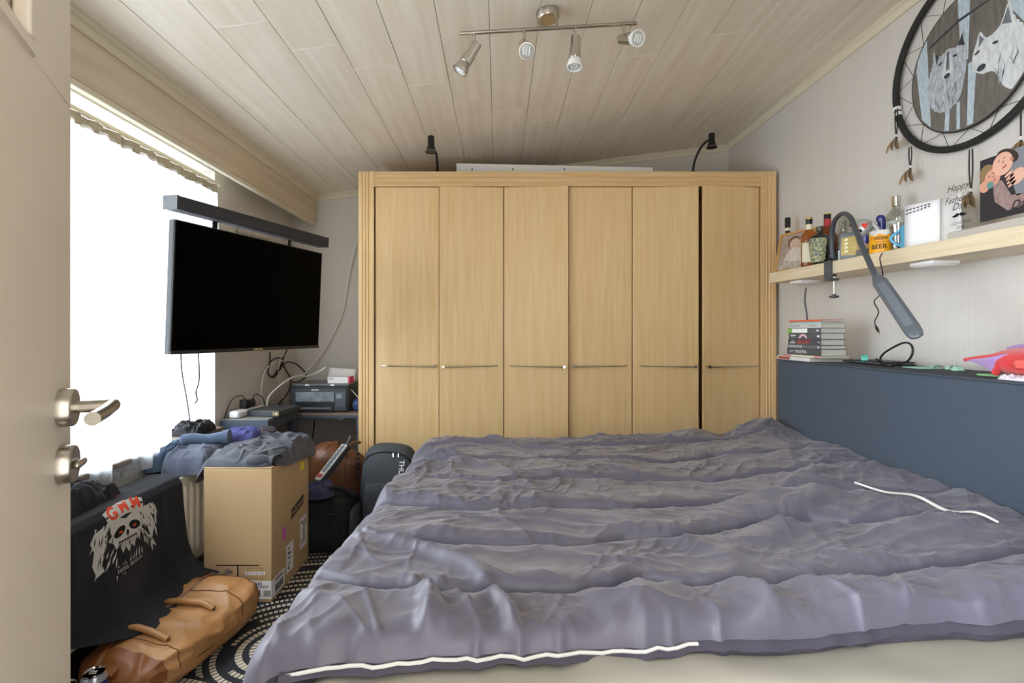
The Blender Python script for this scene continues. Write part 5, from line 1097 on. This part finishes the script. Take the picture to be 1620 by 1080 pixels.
wl2 = thing('wallet', 'flat black folder sticking out behind the pile of books', 'folder', (1.72, 2.36, ZT)); BX('cover', m_black, wl2, 1.68, 1.82, 2.20, 2.42, ZT, ZT+.005, .002); BX('insert', m_grey, wl2, 1.683, 1.815, 2.205, 2.415, ZT+.0052, ZT+.011, .001); BX('upper_cover', m_black, wl2, 1.68, 1.82, 2.20, 2.42, ZT+.0112, ZT+.016, .002)
tp = thing('tape_roll', 'small teal roll of tape on the headboard', 'tape', px_(1368, 572, 1.70)); c = px_(1368, 572, 1.70); c.z = ZT
for k, (r0, r1, mm) in enumerate(((.010, .020, m_teal), (.0085, .010, m_clear))):
    G().loft([(r1, r1, -.012), (r1, r1, .012), (r0, r0, .012), (r0, r0, -.012), (r1, r1, -.012)], 24, Matrix.Translation((c.x, c.y, ZT+.021)) @ Matrix.Rotation(.9, 4, 'Z') @ Matrix.Rotation(math.pi/2, 4, 'X'), False).make('tape' if k == 0 else 'core', mm, tp)
def hz_(u, v): return pz_(u, v, ZT+.004)
ws = thing('watch', 'dark watch with its strap looped up on the headboard', 'watch', hz_(1405, 577))
c = Vector((1.66, 1.66*F/(1408-CX), ZT)); G().lathe([(.014, 0), (.018, .003), (.018, .010), (.012, .014)], c, 20).make('case', m_black, ws)
Xw = 1.67; cord('strap', [c+Vector((0, .01, .006)), px_(1393, 570, Xw), px_(1397, 560, Xw), px_(1412, 550, Xw), px_(1430, 542, Xw), px_(1441, 545, Xw), px_(1444, 557, Xw), px_(1437, 570, Xw), px_(1425, 574.5, Xw), c+Vector((.0, -.012, .006))], .0042, m_cord, ws); cord('strap_end', [c+Vector((0, .012, .005)), px_(1394, 573, Xw), px_(1386, 568, Xw)], .005, m_cord, ws)
tag(G().box(1.68, 1.79, 1.68*F/(1440-CX)-.05, 1.68*F/(1412-CX)-.05, ZT, ZT+.004).make('mint_note', m_mint, None, .0005), 'mint green paper strip lying next to the watch', 'paper')
tag(G().box(1.63, 1.72, 1.63*F/(1598-CX), 1.63*F/(1545-CX), ZT, ZT+.006).make('green_note', m_green, None, .0005), 'green paper slip lying under the red plush toy', 'paper')
wr_ = thing('candy_wrapper', 'crumpled clear wrapper on the headboard edge', 'wrapper', hz_(1495, 582)); c = hz_(1497, 583)
for k in range(5): garment('crinkle', None, c.x+.012*(k % 3), c.y-.05+.028*k, .035, .03, k*.9, ZT, .012, .008, 200+k, m_clear if k % 2 else m_mint, 5, 5, wr_, 4, 14)

# red plush toy with a lilac-lined ear
pt_ = thing('plush_toy', 'red plush toy with lilac-lined ear at the right edge of the headboard', 'plush toy', (1.66, 1.58, ZT))
pcen = Vector((1.665, 1.56, ZT+.05))
def plush(s, t):
    th = s*2*math.pi; ph = (t-.5)*math.pi; w = 1+(.05*(float(vn(4+2*math.cos(th), 4+2*math.sin(th)+t*3, 101))-.5) if 0 < t < 1 else 0)
    return pcen+Vector((.085*math.cos(ph)*math.cos(th)*w, .145*math.cos(ph)*math.sin(th)*w, .05*math.sin(ph)*w*(1 if t > .5 else .98)))
G().grid(48, 28, plush).make('body', m_red, pt_)
e0, e1, e2 = px_(1600, 562, 1.60), px_(1527, 569, 1.60), px_(1575, 590, 1.60); e2.z = max(e2.z, ZT+.008)
def ear(off, name, m, sc=1.0):
    cen = (e0+e1+e2)/3
    def f(s, t):
        p = e0.lerp(e1, s*(.0+1.0)).lerp(e0.lerp(e2, s), t); p = cen+(p-cen)*sc
        return p+Vector((-.012*math.sin(math.pi*s)*math.sin(math.pi*t)+off, 0, .006*math.sin(math.pi*t)))
    return G().grid(16, 10, f).make(name, m, pt_, solid=.006)
ear(.004, 'ear', m_red, 1.0); ear(-.004, 'ear_lining', m_lilac, .9)
cord('ear_edge', [e0, e0.lerp(e1, .5)+Vector((0, 0, .003)), e1], .007, m_red, pt_); cord('ear_fold', [e0+Vector((0, 0, -.006)), e0.lerp(e2, .5)+Vector((-.006, 0, 0)), e2], .012, m_red, pt_)
cord('back_fin', [pcen+Vector((0, .09, .042)), pcen+Vector((0, .04, .054)), pcen+Vector((0, -.02, .058)), pcen+Vector((0, -.08, .05))], .007, m_lilac, pt_)
G().lathe([(.001, -.018), (.02, -.012), (.026, 0), (.02, .012), (.001, .018)], pcen+Vector((-.075, -.03, .0)), 16).make('cheek', mat('coral_plush', '#e0605a', .95, bump=.5, bs=300), pt_)
garment('white_tag_cloth', ('crumpled white cloth lying in front of the red plush toy', 'cloth'), 1.575, 1.525, .05, .11, 0, ZT, .012, .010, 120, mat('pale_lilac_cloth', '#d9d0dc', .9), 4, 9, None, 4, 30)

# ================================================================ DREAM CATCHER on the wall
YC, ZC, XW = 1.978, 2.292, XR-.022
dcn = thing('dreamcatcher', 'large round dreamcatcher with a wolf picture hanging on the right wall', 'dreamcatcher', (XW, YC, ZC))
def dmp(off=0): return lambda a, b: Vector((XW-off, YC-a, ZC+b))
RH = .358
G().tube([dmp()(RH*math.cos(2*math.pi*k/72), RH*math.sin(2*math.pi*k/72)) for k in range(73)], .0138, 12, False).make('hoop', m_hoop, dcn)
for an in np.radians([200, 216, 232, 252, 274, 300, 325, 350, 185, 160, 140, 118]):
    c = Vector((RH*math.cos(an), RH*math.sin(an), 0)); G().tube([dmp()(c.x*k+.0*k, c.y*k) for k in (.999, 1.001)], .0148, 12).make('hoop_binding', m_nylonk, dcn)
for dw in (-.055, .02): G().tube([dmp()(RH*math.cos(math.pi+.22+dw+.05*k/4), RH*math.sin(math.pi+.22+dw+.05*k/4)) for k in range(5)], .0158, 12).make('white_wrap', m_label, dcn)
RD = .268
DO = (.006, -.026)
dd_ = lambda off=0: (lambda a, b: Vector((XW-off, YC-a-DO[0], ZC+b+DO[1])))
g = G(); g.tube([dd_(-.004)(0, 0), dd_(.004)(0, 0)], RD, 64); g.make('picture_disc', mat('forest_dark', '#77726b', .6, var=.35, vs=7, stretch=(1, 9, 2)), dcn)
G().tube([dd_()(RD*math.cos(2*math.pi*k/64), RD*math.sin(2*math.pi*k/64)) for k in range(65)], .0045, 8, False).make('disc_rim', m_hoop, dcn)
g = G(); N_ = 14
for k in range(N_):
    a0, a1, a2 = 2*math.pi*k/N_, 2*math.pi*(k+.5)/N_, 2*math.pi*(k+1)/N_
    g.tube([dmp()(RH*math.cos(a0), RH*math.sin(a0)), dd_()(RD*1.01*math.cos(a1), RD*1.01*math.sin(a1)), dmp()(RH*math.cos(a2), RH*math.sin(a2))], .0013, 5)
g.make('web_string', m_cord, dcn)
# painted picture: birch trunks and two wolves, flat colours on the disc
def clip(poly, r=RD-.006): return [(a, b) if math.hypot(a, b) <= r else (a*r/math.hypot(a, b), b*r/math.hypot(a, b)) for a, b in poly]
def dens(poly, n=8):
    out = []
    for i, p in enumerate(poly):
        q = poly[(i+1) % len(poly)]; out += [(p[0]+(q[0]-p[0])*k/n, p[1]+(q[1]-p[1])*k/n) for k in range(n)]
    return out
def pic(name, polys, k, m, raw=False): deco(name, [clip(p if raw else dens(p, 6)) for p in polys], dd_(.0045+.0005*k), m, dcn)
m_bir = mat('birch_blue', '#c3d4de', .6, var=.3, vs=18, stretch=(1, 6, 2)); m_wg = mat('wolf_grey', '#c2cad3', .6, var=.45, vs=30, stretch=(1, 3, 1.2)); m_ww = mat('wolf_white', '#dfe4e6', .6, var=.25, vs=26, stretch=(1, 3, 1.2)); m_wd = mat('wolf_dark', '#3d4148', .6); m_wm = mat('wolf_mid', '#7d858e', .6, var=.4, vs=40)
for p in ([(-.25, .12), (-.19, .18), (-.17, -.2), (-.215, -.15)], [(-.045, .255), (.01, .26), (.0, .0), (-.03, 0)], [(.12, .23), (.26, .05), (.255, -.06), (.16, .1)], [(.0, -.02), (.035, -.02), (.02, -.26), (-.005, -.26)], [(-.10, -.15), (-.08, -.15), (-.085, -.25), (-.105, -.24)], [(-.05, -.15), (-.035, -.15), (-.035, -.26), (-.05, -.26)]): pic('birch_trunk', [p], 1, m_bir)
pic('branch', [[(-.18, .13), (-.05, .165), (.10, .17), (.12, .178), (-.04, .178), (-.17, .145)]], 2, m_wd)
wolfL = [(-.155, .11), (-.125, .075), (-.085, .085), (-.045, .075), (-.02, .125), (-.005, .06), (-.005, 0), (-.015, -.07), (-.04, -.14), (-.10, -.165), (-.16, -.13), (-.185, -.06), (-.175, .02), (-.16, .06)]
def fur(poly, amp, n=5):
    q = spline([Vector((a, b, 0)) for a, b in poly+poly[:1]], n)[:-1]
    return [(p.x*(1+(amp if i % 2 else -amp)), p.y*(1+(amp if i % 2 else -amp))) for i, p in enumerate(q)]
mv = lambda p: [(.045+(a-.03)*1.08, b*1.05-.052) for a, b in p]
wolfR = [(.02, .085), (.035, .12), (.06, .085), (.105, .10), (.135, .165), (.155, .10), (.185, .05), (.22, -.04), (.215, -.11), (.17, -.15), (.12, -.12), (.085, -.05), (.04, -.035), (.01, -.005), (.005, .04)]
pic('grey_wolf', [fur(wolfL, .012)], 3, m_wg, True); pic('white_wolf', [mv(fur(wolfR, .012))], 3, m_ww, True)
pic('wolf_ear', [[(-.148, .10), (-.128, .075), (-.14, .045)]], 4, m_wd); pic('wolf_ear', [[(-.024, .115), (-.042, .075), (-.012, .06)]], 4, m_wd); pic('wolf_ear', [mv([(.032, .11), (.05, .085), (.03, .065)])], 4, m_wm); pic('wolf_ear', [mv([(.133, .15), (.112, .10), (.145, .085)])], 4, m_wm)
pic('wolf_muzzle', [[(-.10, .06), (-.075, .06), (-.065, -.01), (-.075, -.03), (-.105, -.03), (-.115, -.01)]], 4, m_ww); pic('wolf_brow', [[(-.092, .075), (-.08, .075), (-.08, .0), (-.095, .0)]], 5, m_wm)
pic('wolf_nose', [ell(-.09, -.022, .015, .010, 12)], 6, m_wd); pic('wolf_nose', [mv(ell(.040, -.012, .017, .012, 12))], 6, m_wd)
for q, w in ((-.122, .4), (-.055, -.3), (.025, .3), (.09, -.3)): pic('wolf_eye', [ell(q, .042, .011, .005, 10, w) if q < 0 else mv(ell(q, .05, .011, .005, 10, w))], 6, m_wd)
for k in range(26):
    L_ = k % 2 == 0; x, y = (rs.uniform(-.16, -.03), rs.uniform(-.14, -.04)) if L_ else (rs.uniform(.10, .2), rs.uniform(-.15, -.03))
    pic('fur_stroke', [shard(x, y, math.pi/2+rs.uniform(-.5, .5), .05, .006)], 5, m_wm if rs.random() < .5 else (m_ww if L_ else m_wg))
# hanging thongs and feathers
def feather(p, l, w, ang, m):
    ex = Vector((-.25, -math.sin(ang), -math.cos(ang))).normalized(); sd = Vector((.1, math.cos(ang), -math.sin(ang)))
    g = G(); g.tube([p, p+ex*l], .0009, 5); v = []
    n = 9
    for k in range(n+1):
        t = k/n; ww = w*math.sin(math.pi*min(1, t*.93+.07))**.7*(.8+.4*rs.random()); c = p+ex*l*t+Vector((-.006*math.sin(3*t), 0, 0)); v += [c-sd*ww, c, c+sd*ww]
    g.add(v, [(k*3+j, k*3+j+1, k*3+j+4, k*3+j+3) for k in range(n) for j in range(2)])
    return g.make('feather', m, dcn, solid=.0008)
def thong(u, v0, v1, seed, beads=True, double=True):
    X = XW-.02; a, b = px_(u, v0, X), px_(u, v1, X); b.y = a.y
    for d in ((-.006, .006) if double else (0,)): cord('thong', [a+Vector((0, d, 0)), a.lerp(b, .5)+Vector((0, d*1.2, 0)), b+Vector((0, d*.3, 0))], .0024, m_cord, dcn)
    if beads: G().lathe([(.002, -.006), (.006, 0), (.002, .006)], b, 12).make('bead', m_label, dcn); G().lathe([(.002, -.006), (.006, 0), (.002, .006)], b+Vector((0, 0, -.013)), 12).make('bead', m_black, dcn)
    for k, (l, w, an) in enumerate(((.075, .013, .55), (.07, .012, -.5), (.06, .011, .1))): feather(b+Vector((-.004*k, 0, -.014)), l, w, an, m_feather if k != 1 else mat('feather_pale', '#b39a78', .9, var=.4, vs=80))
thong(1418, 172, 214, 1); thong(1440, 232, 263, 2); thong(1536, 236, 300, 3); thong(1615, 175, 218, 4, True, False)
